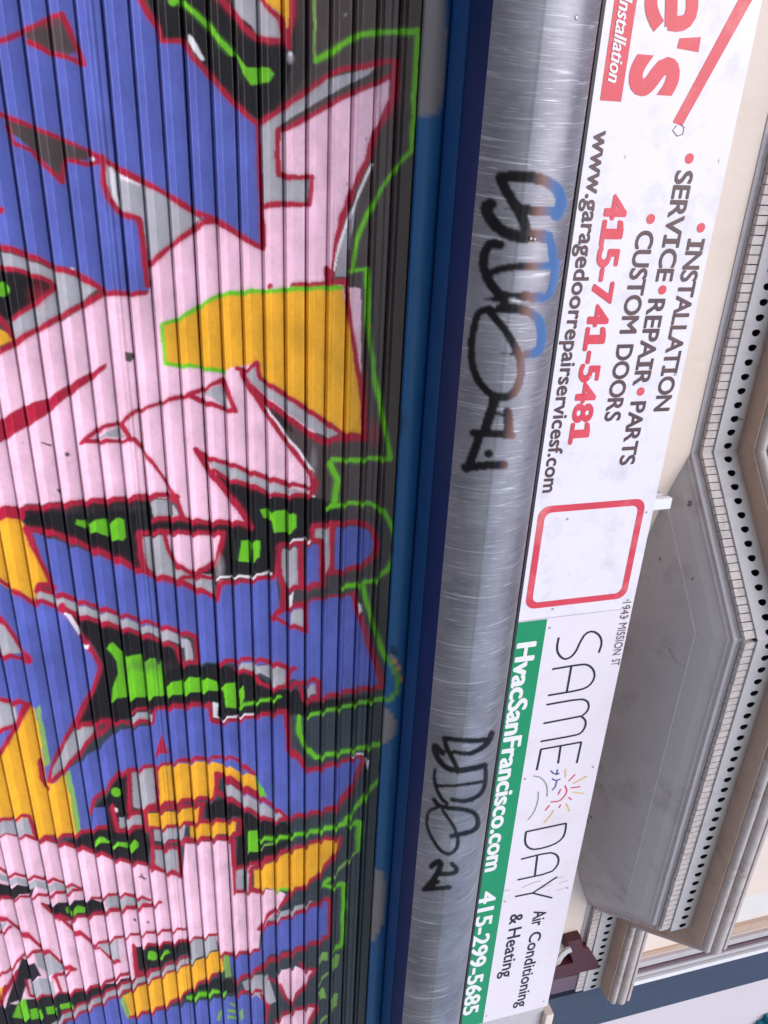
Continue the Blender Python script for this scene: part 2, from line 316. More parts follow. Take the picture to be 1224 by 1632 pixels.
# top: grey wedge with yellow
G(C_G, [(350, -120), (425, -60), (450, 20), (447, 60), (412, 60), (400, 40), (372, 20)])
G(C_Y, [(395, -120), (470, -120), (464, 0), (458, 46), (450, 48), (445, 20), (425, 5)])
L(C_R, 11, [(335, -40), (345, -10), (365, 14), (390, 45), (410, 62), (456, 66)]); L(C_R, 9, [(395, -60), (408, -10), (430, 15), (447, 30), (452, 58)]); L(C_R, 9, [(470, -80), (466, 0), (464, 40), (459, 76)])
O(C_W, 462, 86, 4)
L(C_N, 8, [(240, -60), (288, 4), (310, 20), (335, 45), (355, 70), (370, 86)]); O(C_N, 276, 2, 8)
G(C_N, [(374, 84), (394, 108), (430, 108), (437, 118), (430, 130), (412, 134), (400, 136), (388, 118)])
# ---- pink arm with its grey edge
G(C_G, [(414, 200), (440, 182), (480, 156), (520, 126), (560, 116), (600, 104), (585, 120), (560, 132), (530, 148), (490, 172), (452, 195), (440, 205), (440, 283), (500, 285), (490, 327), (420, 328)])
L(C_R, 9, [(412, 197), (440, 180), (480, 152), (520, 122), (545, 110), (580, 107), (600, 101), (628, 96)])
L(C_R, 8, [(443, 207), (455, 206), (490, 187), (530, 164), (565, 147), (605, 131), (624, 120)])
L(C_R, 9, [(443, 208), (442, 245), (444, 276), (455, 282), (497, 281), (492, 326), (460, 325), (422, 328)])
L(C_R, 11, [(630, 98), (628, 150), (612, 188)]); L(C_R, 9, [(612, 188), (596, 212), (585, 255), (562, 300), (545, 345), (535, 395), (527, 440)])
G(C_G, [(534, 440), (540, 400), (552, 360), (570, 318), (556, 380), (553, 440)], .8); L(C_W, 4, [(533, 430), (541, 390), (553, 352), (570, 312), (592, 262)])
L(C_R, 9, [(520, 428), (523, 455)]); L(C_R, 9, [(466, 455), (525, 452), (550, 448)]); O(C_R, 430, 456, 5)
# ---- yellow block
G(C_Y, [(258, 515), (285, 508), (318, 488), (350, 468), (365, 467), (420, 464), (490, 460), (545, 458), (552, 500), (562, 560), (575, 640), (578, 695), (548, 693), (520, 680), (480, 650), (440, 620), (415, 600), (410, 578), (395, 580), (365, 587), (355, 590), (320, 587), (262, 580)])
L(C_N, 6.5, [(258, 517), (285, 508), (318, 488), (350, 470), (365, 467), (420, 464), (490, 460), (545, 458)]); L(C_N, 6, [(258, 517), (261, 550), (264, 580), (300, 583), (356, 591)])
L(C_R, 7, [(549, 445), (555, 500), (566, 560), (577, 640), (579, 700)])
G(C_T, [(395, 612), (430, 640), (470, 672), (505, 700), (585, 702), (640, 700), (640, 760), (505, 800), (497, 745), (470, 710), (440, 670), (415, 640)])
G(C_D, [(405, 625), (430, 642), (460, 668), (470, 690), (450, 680), (425, 650)], .7)
G(C_G, [(392, 592), (408, 585), (408, 602), (445, 626), (480, 649), (520, 676), (540, 690), (528, 697), (505, 690), (470, 665), (430, 635), (395, 605)])
L(C_R, 8, [(378, 587), (393, 590), (410, 578), (413, 601), (445, 623), (480, 646), (520, 673), (546, 691), (578, 696)])
L(C_R, 8, [(386, 592), (395, 612), (425, 640), (460, 666), (490, 688), (510, 703), (545, 698), (578, 697)])
L(C_R, 8, [(385, 595), (400, 620), (420, 650), (450, 695), (480, 735), (495, 755), (500, 775), (496, 790)]); L(C_W, 3.5, [(424, 648), (452, 688), (486, 733), (500, 752)]); O(C_W, 498, 792, 4)
# small triangle and thin outlines in the pink
G(C_G, [(323, 624), (356, 612), (363, 651)]); L(C_R, 8, [(298, 630), (320, 622), (355, 605), (375, 655), (340, 645), (300, 630)])
L(C_R, 7, [(130, 704), (160, 681), (195, 672), (215, 655), (260, 640), (298, 630)]); G(C_G, [(152, 697), (190, 680), (200, 695)])
L(C_R, 7, [(130, 704), (165, 702), (215, 700), (226, 712)]); L(C_R, 5, [(226, 712), (245, 740), (268, 772), (285, 800)]); L(C_R, 7, [(193, 673), (206, 696)])
G(C_R, [(-90, 730), (0, 668), (40, 645), (75, 635), (110, 612), (140, 595), (172, 577), (168, 588), (140, 610), (105, 635), (70, 665), (40, 682), (0, 706), (-90, 770)])
G(C_T, [(199, 560), (212, 562), (215, 570), (208, 577), (200, 575)]); L(C_T, 3, [(92, 780), (97, 786)]); L(C_D, 2.5, [(66, 706), (82, 710)]); O(C_T, 107, 725, 4)
# left edge: black eye
G(C_G, [(-60, 380), (0, 400), (40, 412), (83, 430), (118, 440), (155, 460), (130, 480), (95, 500), (60, 520), (25, 540), (18, 510), (50, 490), (85, 465), (85, 450), (40, 432), (0, 428), (-60, 420)])
G(C_D, [(-60, 425), (40, 435), (80, 450), (78, 470), (40, 495), (20, 508), (-60, 525)]); O(C_N, 4, 461, 12)
G(C_Y, [(-60, 500), (12, 530), (20, 542), (-60, 580)]); L(C_R, 9, [(-40, 490), (0, 508), (20, 536)])
L(C_R, 9, [(-60, 372), (-10, 390), (20, 398), (60, 412), (85, 426), (125, 436), (155, 456), (170, 466)]); L(C_R, 8, [(-40, 420), (35, 432), (80, 448), (88, 460), (60, 482), (20, 508)])
L(C_R, 10, [(-60, 592), (-10, 567), (20, 549), (60, 525), (95, 505), (130, 487), (165, 468)])
# ================= second band
G(C_D, [(30, 814), (65, 808), (200, 797), (240, 797), (245, 825), (400, 838), (430, 838), (430, 846), (356, 848), (350, 900), (345, 945), (285, 925), (213, 906), (180, 888), (110, 862), (50, 847)])
G(C_D, [(340, 750), (365, 765), (400, 775), (430, 790), (495, 792), (540, 800), (545, 830), (500, 850), (475, 862), (440, 870), (445, 916), (400, 920), (345, 924), (355, 870), (358, 845), (400, 838), (385, 812), (365, 785)])
G(C_Y, [(-90, 828), (35, 826), (45, 845), (60, 880), (80, 925), (60, 935), (55, 958), (30, 948), (0, 930), (-90, 890)])
G(C_B, [(50, 846), (213, 906), (285, 925), (345, 950), (348, 930), (440, 920), (447, 975), (485, 965), (490, 958), (565, 946), (575, 990), (590, 1040), (612, 1092), (560, 1100), (505, 1110), (480, 1087), (420, 1060), (350, 1056), (315, 1055), (312, 1016), (255, 1003), (195, 984), (125, 962), (90, 950), (80, 930)])
G(C_B, [(-200, 870), (-60, 895), (25, 945), (60, 962), (92, 958), (128, 1015), (152, 1045), (160, 1065), (148, 1100), (125, 1148), (100, 1185), (82, 1225), (78, 1250), (110, 1225), (160, 1190), (185, 1165), (240, 1155), (250, 1130), (330, 1125), (340, 1148), (455, 1135),
        (460, 1195), (475, 1205), (485, 1226), (540, 1215), (580, 1206), (570, 1232), (555, 1262), (535, 1290), (490, 1297), (455, 1305), (420, 1290), (385, 1262), (380, 1245), (350, 1222), (330, 1213), (255, 1220), (230, 1225), (190, 1230), (160, 1265), (145, 1290), (145, 1325), (115, 1322), (60, 1340), (-200, 1240)])
# black wedge with green
G(C_D, [(98, 972), (130, 982), (200, 1005), (255, 1022), (285, 1040), (292, 1060), (350, 1058), (378, 1066), (410, 1076), (440, 1098), (480, 1100), (500, 1118), (580, 1108), (600, 1110), (600, 1125), (480, 1140), (458, 1136), (340, 1148), (330, 1125), (250, 1130), (180, 1152), (150, 1155), (122, 1155), (150, 1100), (165, 1060), (150, 1030), (130, 1010)])
L(C_R, 9, [(-120, 828), (-10, 813), (30, 810), (65, 808), (100, 805), (130, 800), (165, 797), (200, 795), (235, 790), (270, 787), (284, 792)])
L(C_R, 12, [(-80, 822), (0, 820), (34, 820)])
L(C_R, 9, [(40, 838), (52, 868), (70, 905), (86, 938)]); L(C_R, 8, [(-80, 888), (0, 925), (20, 937), (32, 947), (56, 962), (62, 948), (60, 932), (86, 932)])
L(C_R, 9, [(50, 845), (72, 845), (110, 858), (140, 872), (180, 888), (212, 904), (245, 916), (285, 926)])
G(C_N, [(122, 829), (140, 829), (140, 842), (120, 837)]); G(C_N, [(142, 832), (165, 826), (173, 828), (175, 855), (145, 846)]); G(C_N, [(176, 830), (190, 825), (198, 828), (201, 855), (195, 862), (178, 858)])
L(C_G, 13, [(66, 948), (92, 958), (125, 970), (160, 981), (195, 991), (225, 1000), (260, 1010), (285, 1018), (299, 1026), (302, 1048)])
L(C_R, 7, [(58, 938), (90, 946), (125, 957), (160, 968), (195, 979), (225, 988), (260, 998), (287, 1006), (312, 1014), (314, 1055)])
L(C_R, 7, [(60, 956), (95, 968), (125, 980), (160, 990), (200, 1002), (225, 1010), (255, 1020), (280, 1030), (290, 1056), (312, 1055)])
L(C_R, 8, [(97, 964), (112, 985), (130, 1012), (145, 1035), (157, 1055), (160, 1065), (152, 1090), (140, 1112), (122, 1148), (100, 1185), (83, 1225), (77, 1250)])
G(C_W, [(101, 977), (113, 980), (131, 1008), (126, 1012)]); G(C_W, [(133, 1022), (142, 1028), (141, 1033), (135, 1029)])
G(C_N, [(170, 1030), (180, 1024), (197, 1040), (203, 1110), (178, 1116), (180, 1095), (188, 1075), (186, 1055)]); G(C_N, [(200, 1041), (208, 1046), (225, 1041), (231, 1060), (235, 1110), (207, 1113)]); G(C_N, [(231, 1050), (248, 1049), (252, 1060), (258, 1050), (263, 1107), (236, 1112)])
G(C_N, [(265, 1090), (300, 1080), (320, 1079), (345, 1085), (350, 1100), (320, 1102), (268, 1109)]); G(C_N, [(351, 1092), (375, 1087), (378, 1128), (360, 1128), (356, 1100)]); G(C_N, [(380, 1095), (388, 1093), (390, 1112), (383, 1125)]); L(C_N, 5, [(382, 1125), (405, 1119), (430, 1115), (447, 1110)])
# grey folds
G(C_G, [(120, 1160), (150, 1155), (152, 1170), (130, 1190), (110, 1220), (82, 1248), (84, 1225), (102, 1190)]); L(C_R, 7, [(157, 1163), (130, 1195), (100, 1228), (78, 1251)]); L(C_R, 7, [(126, 1157), (150, 1153), (180, 1148), (162, 1170)])
G(C_G, [(210, 1138), (238, 1133), (246, 1136), (245, 1145), (210, 1150)]); L(C_R, 6, [(183, 1151), (210, 1152), (244, 1149), (246, 1131), (257, 1127)]); L(C_R, 5, [(208, 1132), (238, 1128)]); L(C_R, 7, [(258, 1128), (290, 1125), (320, 1122), (334, 1122), (338, 1149), (352, 1150)])
G(C_W, [(339, 1119), (348, 1120), (346, 1140), (350, 1143), (340, 1144)])
L(C_R, 7, [(350, 1150), (380, 1145), (405, 1141), (430, 1138), (455, 1133), (458, 1160), (460, 1195), (475, 1203), (485, 1222)]); L(C_W, 3, [(352, 1146), (378, 1141), (404, 1137)])
G(C_R, [(258, 1170), (269, 1200), (246, 1203)])
# half-moon
G(C_G, [(240, 797), (270, 795), (272, 820), (245, 825)]); G(C_G, [(275, 800), (288, 826), (275, 828)])
L(C_R, 8, [(244, 827), (275, 825), (310, 830), (345, 832), (375, 832), (400, 838)]); L(C_R, 7, [(272, 790), (284, 800), (292, 826)])
G(C_G, [(225, 856), (260, 852), (268, 880), (283, 903), (300, 915), (340, 915), (344, 948), (312, 938), (285, 922), (250, 918), (232, 905), (226, 880)])
G(C_P, [(263, 852), (356, 852), (352, 875), (340, 895), (325, 906), (305, 912), (285, 903), (270, 880)])
L(C_R, 8, [(222, 850), (240, 848), (262, 847), (285, 848), (310, 850), (355, 850)]); L(C_R, 9, [(222, 850), (225, 885), (231, 906), (248, 918), (285, 926), (312, 938), (346, 953), (350, 928)])
L(C_R, 8, [(262, 850), (268, 875), (282, 900), (302, 912), (325, 908), (345, 893), (352, 870), (357, 848)]); L(C_R, 6, [(283, 922), (310, 918), (340, 921)])
# grey diagonal in the pink
G(C_G, [(330, 730), (365, 737), (400, 752), (430, 766), (455, 775), (490, 785), (430, 785), (400, 772), (365, 760), (340, 750)])
L(C_R, 8, [(311, 717), (330, 728), (365, 738), (398, 752), (428, 762), (455, 770), (492, 776)]); L(C_R, 7, [(338, 748), (365, 764), (400, 773), (430, 787), (460, 790), (496, 788)]); L(C_R, 9, [(312, 717), (330, 745), (350, 770), (368, 793), (385, 815), (398, 836)])
L(C_R, 10, [(495, 752), (502, 772), (496, 788)])
G(C_N, [(414, 812), (428, 810), (432, 816), (455, 812), (460, 816), (472, 820), (473, 840), (465, 848), (450, 847), (437, 850), (432, 826), (420, 825)]); G(C_N, [(385, 862), (395, 860), (400, 862), (398, 895), (380, 895)]); G(C_N, [(402, 862), (415, 862), (414, 888), (404, 895)])
L(C_W, 4, [(346, 921), (372, 918), (398, 919), (430, 911)]); L(C_R, 7, [(348, 940), (350, 930), (372, 926), (398, 926), (430, 919), (450, 913)])
# letter bits on the right
G(C_G, [(448, 875), (473, 872), (475, 935), (460, 940), (450, 915)]); G(C_B, [(487, 870), (510, 867), (510, 930), (487, 932)])
G(C_G, [(503, 842), (528, 838), (526, 910), (517, 912), (515, 860), (501, 860)]); G(C_B, [(535, 840), (575, 838), (590, 848), (596, 868), (588, 890), (572, 902), (533, 908)])
L(C_R, 8, [(446, 870), (443, 912), (452, 935), (450, 972), (432, 982)]); L(C_R, 8, [(478, 868), (481, 932)]); L(C_R, 7, [(445, 868), (475, 865), (490, 863), (512, 862), (514, 930)]); L(C_R, 8, [(452, 938), (480, 935), (512, 931)])
L(C_R, 8, [(498, 862), (498, 840), (530, 834), (528, 908), (520, 912)]); L(C_R, 8, [(528, 835), (575, 832), (592, 842), (600, 865), (596, 885), (580, 900), (545, 910), (522, 913)]); L(C_W, 3, [(462, 862), (486, 858)]); O(C_W, 492, 862, 3)
G(C_W, [(460, 945), (468, 942), (465, 965), (460, 966)]); G(C_G, [(462, 975), (483, 968), (483, 1000), (462, 992)]); L(C_R, 7, [(432, 982), (460, 968), (485, 962), (487, 1004), (460, 995), (432, 982)])
L(C_R, 5, [(490, 958), (520, 951), (562, 947)], op=.7); L(C_R, 9, [(563, 945), (570, 975), (585, 1015), (597, 1050), (608, 1085), (611, 1093)]); G(C_W, [(569, 956), (575, 962), (578, 975), (571, 976)])
L(C_R, 7, [(612, 1092), (580, 1097), (545, 1103), (510, 1112), (488, 1116)])
G(C_G, [(380, 1058), (405, 1055), (412, 1062), (430, 1060), (455, 1065), (455, 1090), (435, 1095), (430, 1080), (410, 1072), (380, 1066)]); G(C_G, [(488, 1095), (502, 1090), (503, 1105), (490, 1110)])
L(C_R, 7, [(350, 1056), (375, 1052), (400, 1049), (430, 1055), (455, 1062), (470, 1066)]); L(C_R, 6, [(375, 1066), (405, 1073), (415, 1090), (440, 1097), (457, 1092), (460, 1068)]); L(C_R, 7, [(460, 1093), (480, 1087), (500, 1083), (508, 1086), (508, 1112), (485, 1116), (478, 1094)])
# left: grey shapes and yellow
G(C_G, [(-60, 950), (5, 995), (40, 1040), (10, 1043), (-60, 1035)]); L(C_R, 7, [(-60, 945), (0, 985), (20, 1010), (44, 1045), (49, 1054)]); L(C_R, 7, [(-60, 1035), (10, 1045), (44, 1050)])
G(C_Y, [(45, 1126), (55, 1122), (65, 1170), (75, 1240), (85, 1250), (105, 1230), (115, 1270), (125, 1330), (60, 1338), (-80, 1300), (-80, 1240), (10, 1190), (25, 1160)])
G(C_G, [(-80, 1100), (25, 1122), (30, 1150), (5, 1160), (-80, 1150)]); L(C_R, 7, [(-80, 1103), (22, 1117), (40, 1121), (26, 1154), (5, 1163), (-80, 1155)]); L(C_R, 8, [(-60, 1235), (-10, 1206), (10, 1185), (30, 1150), (46, 1122)])
L(C_N2, 7, [(61, 1128), (70, 1180), (76, 1214)]); L(C_N2, 7, [(108, 1230), (118, 1280), (125, 1325)]); L(C_R, 9, [(65, 1212), (67, 1240), (76, 1252)])
# ================= third band
G(C_D, [(190, 1235), (205, 1232), (208, 1290), (228, 1300), (240, 1345), (235, 1376), (190, 1368), (150, 1360), (100, 1347), (120, 1332), (145, 1325), (150, 1290), (160, 1280), (175, 1260)])
G(C_D, [(325, 1280), (350, 1275), (358, 1268), (385, 1285), (410, 1305), (440, 1312), (455, 1310), (470, 1330), (450, 1355), (420, 1372), (395, 1382), (376, 1382), (380, 1330), (385, 1300), (330, 1305)])
G(C_P, [(-200, 1290), (-40, 1322), (15, 1330), (60, 1337), (100, 1345), (150, 1357), (185, 1370), (235, 1378), (262, 1390), (290, 1395), (295, 1345), (345, 1340), (366, 1340), (372, 1420), (440, 1418), (455, 1425), (445, 1450), (415, 1480), (412, 1515), (352, 1520), (343, 1490), (300, 1497), (250, 1505), (215, 1510), (218, 1555), (200, 1560), (150, 1575), (110, 1590), (50, 1600), (-200, 1600)])
G(C_G, [(210, 1228), (246, 1222), (250, 1280), (228, 1290), (212, 1287)]); L(C_R, 7, [(206, 1228), (207, 1290)]); L(C_R, 6, [(224, 1290), (250, 1282)]); L(C_R, 7, [(192, 1228), (172, 1255), (150, 1275), (145, 1292)]); L(C_R, 6, [(195, 1232), (230, 1223), (250, 1218)])
G(C_Y, [(252, 1222), (275, 1218), (305, 1215), (330, 1213), (358, 1218), (383, 1230), (405, 1235), (412, 1262), (395, 1260), (360, 1240), (352, 1232), (345, 1235), (340, 1270), (300, 1272), (278, 1280), (255, 1282)])
G(C_B, [(148, 1290), (170, 1286), (172, 1320), (146, 1322)]); O(C_N, 185, 1263, 8); O(C_W, 184, 1292, 4)
L(C_R, 6, [(248, 1224), (258, 1219), (280, 1213), (305, 1209), (330, 1208), (360, 1205), (380, 1211), (395, 1225), (406, 1233)]); L(C_R, 6, [(248, 1224), (252, 1282)]); L(C_R, 7, [(254, 1282), (280, 1278), (305, 1273), (330, 1271), (342, 1270), (345, 1233), (360, 1236), (385, 1252), (410, 1264)])
G(C_N, [(405, 1233), (413, 1245), (426, 1271), (415, 1269), (411, 1255)])
G(C_G, [(190, 1303), (225, 1298), (227, 1314), (190, 1321)]); L(C_R, 7, [(178, 1285), (182, 1300), (188, 1325), (228, 1316)]); L(C_R, 7, [(205, 1300), (228, 1292)])
G(C_N, [(152, 1337), (165, 1335), (178, 1343), (152, 1346)]); G(C_N, [(180, 1344), (205, 1342), (206, 1351), (180, 1349)]); O(C_N, 213, 1347, 8)
G(C_G, [(245, 1322), (275, 1319), (296, 1314), (293, 1333), (260, 1340), (246, 1340)]); G(C_G, [(246, 1355), (275, 1352), (284, 1352), (285, 1392), (264, 1390), (248, 1380)])
G(C_Y, [(236, 1297), (252, 1295), (278, 1293), (310, 1285), (320, 1288), (318, 1310), (280, 1315), (260, 1320), (238, 1318)]); G(C_Y, [(303, 1313), (335, 1310), (360, 1308), (377, 1306), (375, 1326), (345, 1330), (312, 1335), (303, 1335)])
L(C_R, 6, [(231, 1292), (233, 1320), (262, 1319), (300, 1311), (318, 1310), (322, 1282)]); L(C_R, 5, [(231, 1292), (255, 1290), (300, 1284), (326, 1280)]); L(C_R, 6, [(300, 1338), (345, 1335), (381, 1328), (384, 1307), (345, 1308), (298, 1313)])
L(C_R, 6, [(241, 1325), (243, 1384), (262, 1388), (278, 1390), (288, 1396), (285, 1350), (244, 1350)]); L(C_R, 5, [(262, 1343), (280, 1340), (300, 1336)])
G(C_G, [(358, 1245), (385, 1262), (410, 1275), (435, 1290), (452, 1300), (445, 1305), (420, 1302), (385, 1280), (358, 1262)]); L(C_R, 6, [(358, 1240), (385, 1256), (410, 1269), (435, 1284), (458, 1303)]); L(C_R, 6, [(345, 1260), (385, 1284), (420, 1304), (440, 1308), (458, 1303)])
L(C_R, 7, [(457, 1303), (485, 1297), (510, 1293), (535, 1286), (555, 1261), (570, 1231), (579, 1210), (572, 1205), (545, 1213), (515, 1222), (492, 1228), (480, 1214), (462, 1197)]); L(C_W, 3, [(560, 1203), (578, 1201)]); G(C_W, [(581, 1208), (587, 1206), (584, 1222)])
G(C_Y, [(405, 1387), (430, 1376), (455, 1360), (480, 1351), (510, 1341), (540, 1336), (539, 1346), (525, 1370), (505, 1395), (485, 1412), (460, 1416), (440, 1418), (405, 1414)])
G(C_G, [(376, 1385), (388, 1383), (388, 1418), (376, 1420)]); G(C_G, [(393, 1381), (430, 1370), (420, 1378), (398, 1390), (396, 1418), (392, 1418)])
L(C_R, 6, [(397, 1386), (420, 1375), (455, 1355), (490, 1346), (510, 1337), (543, 1334), (540, 1350), (525, 1372), (505, 1396), (482, 1414), (460, 1420)]); L(C_R, 6, [(400, 1386), (398, 1418), (420, 1419)]); L(C_N, 4, [(438, 1418), (458, 1417)]); L(C_R, 5, [(374, 1386), (390, 1379), (430, 1366)]); L(C_R, 6, [(372, 1340), (374, 1422), (395, 1419), (412, 1420)])
L(C_R, 6, [(-80, 1310), (-10, 1325), (20, 1328), (60, 1337), (100, 1344), (130, 1351), (160, 1361), (185, 1370), (215, 1375), (240, 1378), (262, 1388), (280, 1393)]); L(C_R, 6, [(290, 1341), (345, 1336), (370, 1337)])
G(C_G, [(-60, 1296), (30, 1305), (50, 1303), (55, 1330), (10, 1328), (-60, 1312)]); L(C_R, 6, [(-60, 1292), (5, 1306), (30, 1301), (47, 1299), (52, 1315), (58, 1335), (95, 1332), (125, 1328), (145, 1322), (172, 1318)])
# folds in the lower pink
L(C_G, 11, [(-60, 1380), (-5, 1396), (25, 1403), (55, 1408), (85, 1413), (112, 1416)]); G(C_D, [(-60, 1405), (20, 1410), (55, 1412), (52, 1422), (28, 1427), (-60, 1434)])
L(C_R, 5, [(-60, 1350), (-5, 1380), (15, 1392), (45, 1396), (75, 1400), (105, 1407), (132, 1416)]); L(C_R, 5, [(-60, 1434), (28, 1430), (52, 1427), (80, 1425), (110, 1421), (132, 1416)])
G(C_D, [(70, 1440), (92, 1440), (120, 1435), (140, 1432), (165, 1437), (170, 1452), (130, 1460), (100, 1463), (85, 1455)]); O(C_N, 110, 1450, 5.5); G(C_N, [(118, 1448), (125, 1443), (137, 1445), (136, 1453), (118, 1457)])
G(C_G, [(167, 1432), (190, 1427), (215, 1429), (240, 1435), (216, 1446), (172, 1451)])
L(C_R, 6, [(68, 1441), (88, 1457), (105, 1465), (130, 1460), (165, 1454), (190, 1450), (215, 1446), (240, 1442), (256, 1438)]); L(C_R, 5, [(145, 1432), (175, 1428), (190, 1425), (215, 1428), (240, 1434)])
L(C_R, 6, [(95, 1464), (120, 1482), (150, 1503), (180, 1528), (190, 1534)]); G(C_G, [(152, 1505), (188, 1497), (191, 1532), (180, 1525)]); L(C_R, 4, [(150, 1505), (175, 1498), (200, 1492), (225, 1488), (245, 1485), (270, 1482), (297, 1480)])
L(C_R, 6, [(-60, 1415), (-5, 1453), (10, 1465), (30, 1478), (50, 1495), (75, 1515), (100, 1535), (117, 1546)]); G(C_G, [(-5, 1460), (12, 1470), (-5, 1482)]); L(C_R, 5, [(-20, 1488), (0, 1485), (18, 1477)])
G(C_D, [(35, 1525), (55, 1535), (66, 1556), (45, 1560), (35, 1590), (8, 1604), (20, 1570)]); G(C_G, [(55, 1520), (75, 1517), (105, 1542), (88, 1553), (60, 1541)]); G(C_G, [(50, 1560), (85, 1558), (90, 1586), (52, 1586)])
L(C_R, 5, [(-20, 1556), (10, 1550), (30, 1530), (38, 1520), (52, 1518), (72, 1512)]); L(C_R, 5, [(85, 1555), (105, 1550), (121, 1545)]); L(C_R, 5, [(42, 1562), (48, 1586), (70, 1588), (95, 1584), (112, 1582)]); L(C_R, 5, [(88, 1556), (98, 1582)]); L(C_R, 6, [(-10, 1605), (10, 1580), (26, 1546)])
G(C_Y, [(-60, 1560), (10, 1570), (4, 1592), (-60, 1600)]); L(C_R, 6, [(8, 1572), (2, 1600)])
# bottom band
G(C_D, [(-60, 1604), (20, 1602), (45, 1592), (110, 1582), (150, 1573), (185, 1565), (218, 1556), (230, 1548), (200, 1580), (150, 1602), (110, 1622), (70, 1700), (-60, 1700)])
G(C_N, [(20, 1622), (32, 1590), (40, 1590), (48, 1622)]); G(C_N, [(48, 1609), (65, 1603), (70, 1618), (50, 1626)]); G(C_N, [(73, 1606), (90, 1600), (92, 1612), (75, 1618)]); G(C_N, [(95, 1602), (115, 1595), (118, 1603), (98, 1610)])
G(C_B, [(60, 1680), (110, 1626), (150, 1606), (170, 1592), (192, 1586), (205, 1624), (235, 1617), (265, 1607), (300, 1598), (330, 1592), (360, 1590), (420, 1580), (420, 1800), (40, 1800)])
L(C_G, 8, [(70, 1650), (100, 1622), (125, 1610), (150, 1597), (180, 1582), (205, 1572), (235, 1558), (265, 1545), (300, 1530), (335, 1512)])
for d in (-7, 7): L(C_R, 4, [(100, 1622+d), (125, 1610+d), (150, 1597+d), (180, 1582+d), (205, 1572+d), (235, 1558+d), (265, 1545+d), (300, 1530+d)])
L(C_R, 5, [(110, 1582), (140, 1575), (165, 1567), (188, 1557), (205, 1552)])
G(C_D, [(215, 1510), (258, 1505), (298, 1499), (302, 1516), (262, 1534), (235, 1549), (219, 1552)]); O(C_N, 243, 1523, 8); G(C_N, [(254, 1521), (268, 1513), (271, 1518), (258, 1526)]); L(C_R, 6, [(213, 1508), (218, 1554), (240, 1546)]); L(C_R, 4, [(232, 1506), (262, 1503), (300, 1497), (345, 1489)])
G(C_Y, [(195, 1590), (215, 1577), (240, 1565), (265, 1553), (300, 1538), (340, 1517), (352, 1514), (357, 1543), (325, 1560), (300, 1576), (285, 1590), (260, 1601), (235, 1615), (207, 1622)])
L(C_N2, 6, [(195, 1592), (205, 1622)]); G(C_N2, [(355, 1524), (365, 1523), (369, 1556), (360, 1560)]); G(C_G, [(303, 1499), (343, 1491), (347, 1512), (306, 1526)]); L(C_R, 5, [(207, 1623), (240, 1612), (268, 1600), (290, 1587), (318, 1566), (345, 1552)])
G(C_D, [(290, 1588), (318, 1570), (350, 1558), (372, 1562), (375, 1582), (330, 1590), (300, 1597)]); L(C_N, 6, [(300, 1590), (315, 1586), (330, 1582), (348, 1580)]); O(C_N, 357, 1581, 4)
G(C_B, [(365, 1525), (395, 1520), (415, 1512), (420, 1477), (440, 1471), (480, 1455), (522, 1434), (522, 1490), (480, 1506), (430, 1522), (400, 1550), (375, 1562), (370, 1550)])
G(C_G, [(420, 1470), (445, 1455), (480, 1441), (500, 1435), (480, 1450), (440, 1466)]); L(C_R, 5, [(352, 1520), (375, 1520), (395, 1516), (412, 1513)]); L(C_R, 5, [(418, 1478), (450, 1465), (480, 1451), (520, 1433), (525, 1432), (524, 1490)]); L(C_R, 6, [(375, 1563), (400, 1551), (430, 1530), (460, 1520), (490, 1506), (522, 1492)]); L(C_R, 5, [(412, 1480), (430, 1456), (450, 1441), (462, 1425)])
G(C_G, [(386, 1566), (400, 1556), (425, 1550), (432, 1570), (440, 1595), (430, 1602), (415, 1590), (392, 1580)]); L(C_R, 5, [(378, 1582), (395, 1580), (416, 1578)]); L(C_R, 6, [(416, 1584), (428, 1604), (420, 1632)])
G(C_P, [(440, 1550), (470, 1540), (490, 1546), (500, 1545), (485, 1570), (465, 1596), (455, 1588), (445, 1568)]); L(C_R, 5, [(428, 1560), (445, 1566), (455, 1590), (463, 1598), (485, 1570), (503, 1545), (486, 1545), (478, 1534)])
G(C_P, [(440, 1630), (470, 1607), (505, 1603), (490, 1640), (440, 1670)]); L(C_R, 5, [(438, 1628), (455, 1615), (480, 1606), (506, 1602), (492, 1632)]); G(C_B, [(395, 1640), (420, 1620), (440, 1650), (440, 1800), (395, 1800)])
for q in ([(352, 1612), (348, 1625)], [(368, 1600), (374, 1602)], [(366, 1612), (376, 1612)], [(365, 1622), (377, 1622)], [(384, 1610), (386, 1622)]): L(C_N2, 5, q)
# loose green outlines on the dark ground
L(C_N2, 6, [(500, -120), (500, 0), (500, 60), (502, 96)]); L(C_N, 9, [(502, 97), (530, 82), (560, 62), (575, 55), (610, 52), (664, 50)]); L(C_N, 7, [(665, 46), (662, 120), (656, 240)])
L(C_N, 6, [(656, 240), (636, 260), (610, 298), (585, 340), (568, 385), (560, 430)]); L(C_N, 5, [(556, 432), (586, 428)]); L(C_N, 7, [(584, 428), (586, 520), (598, 610), (612, 680), (622, 730)])
L(C_N, 6, [(622, 732), (530, 732)]); L(C_N, 8, [(524, 736), (538, 764), (533, 800)]); L(C_N, 7, [(521, 808), (560, 801), (590, 802), (612, 815), (626, 845), (631, 872), (620, 905), (598, 924), (575, 930), (545, 935)])
L(C_N, 7, [(577, 930), (592, 990), (607, 1032), (630, 1085)]); L(C_N, 6, [(630, 1108), (600, 1115), (570, 1121), (540, 1128), (515, 1134), (490, 1141)]); L(C_N, 7, [(477, 1141), (476, 1165), (484, 1186), (503, 1207)]); L(C_N, 6, [(508, 1206), (540, 1199), (570, 1193), (608, 1184)])
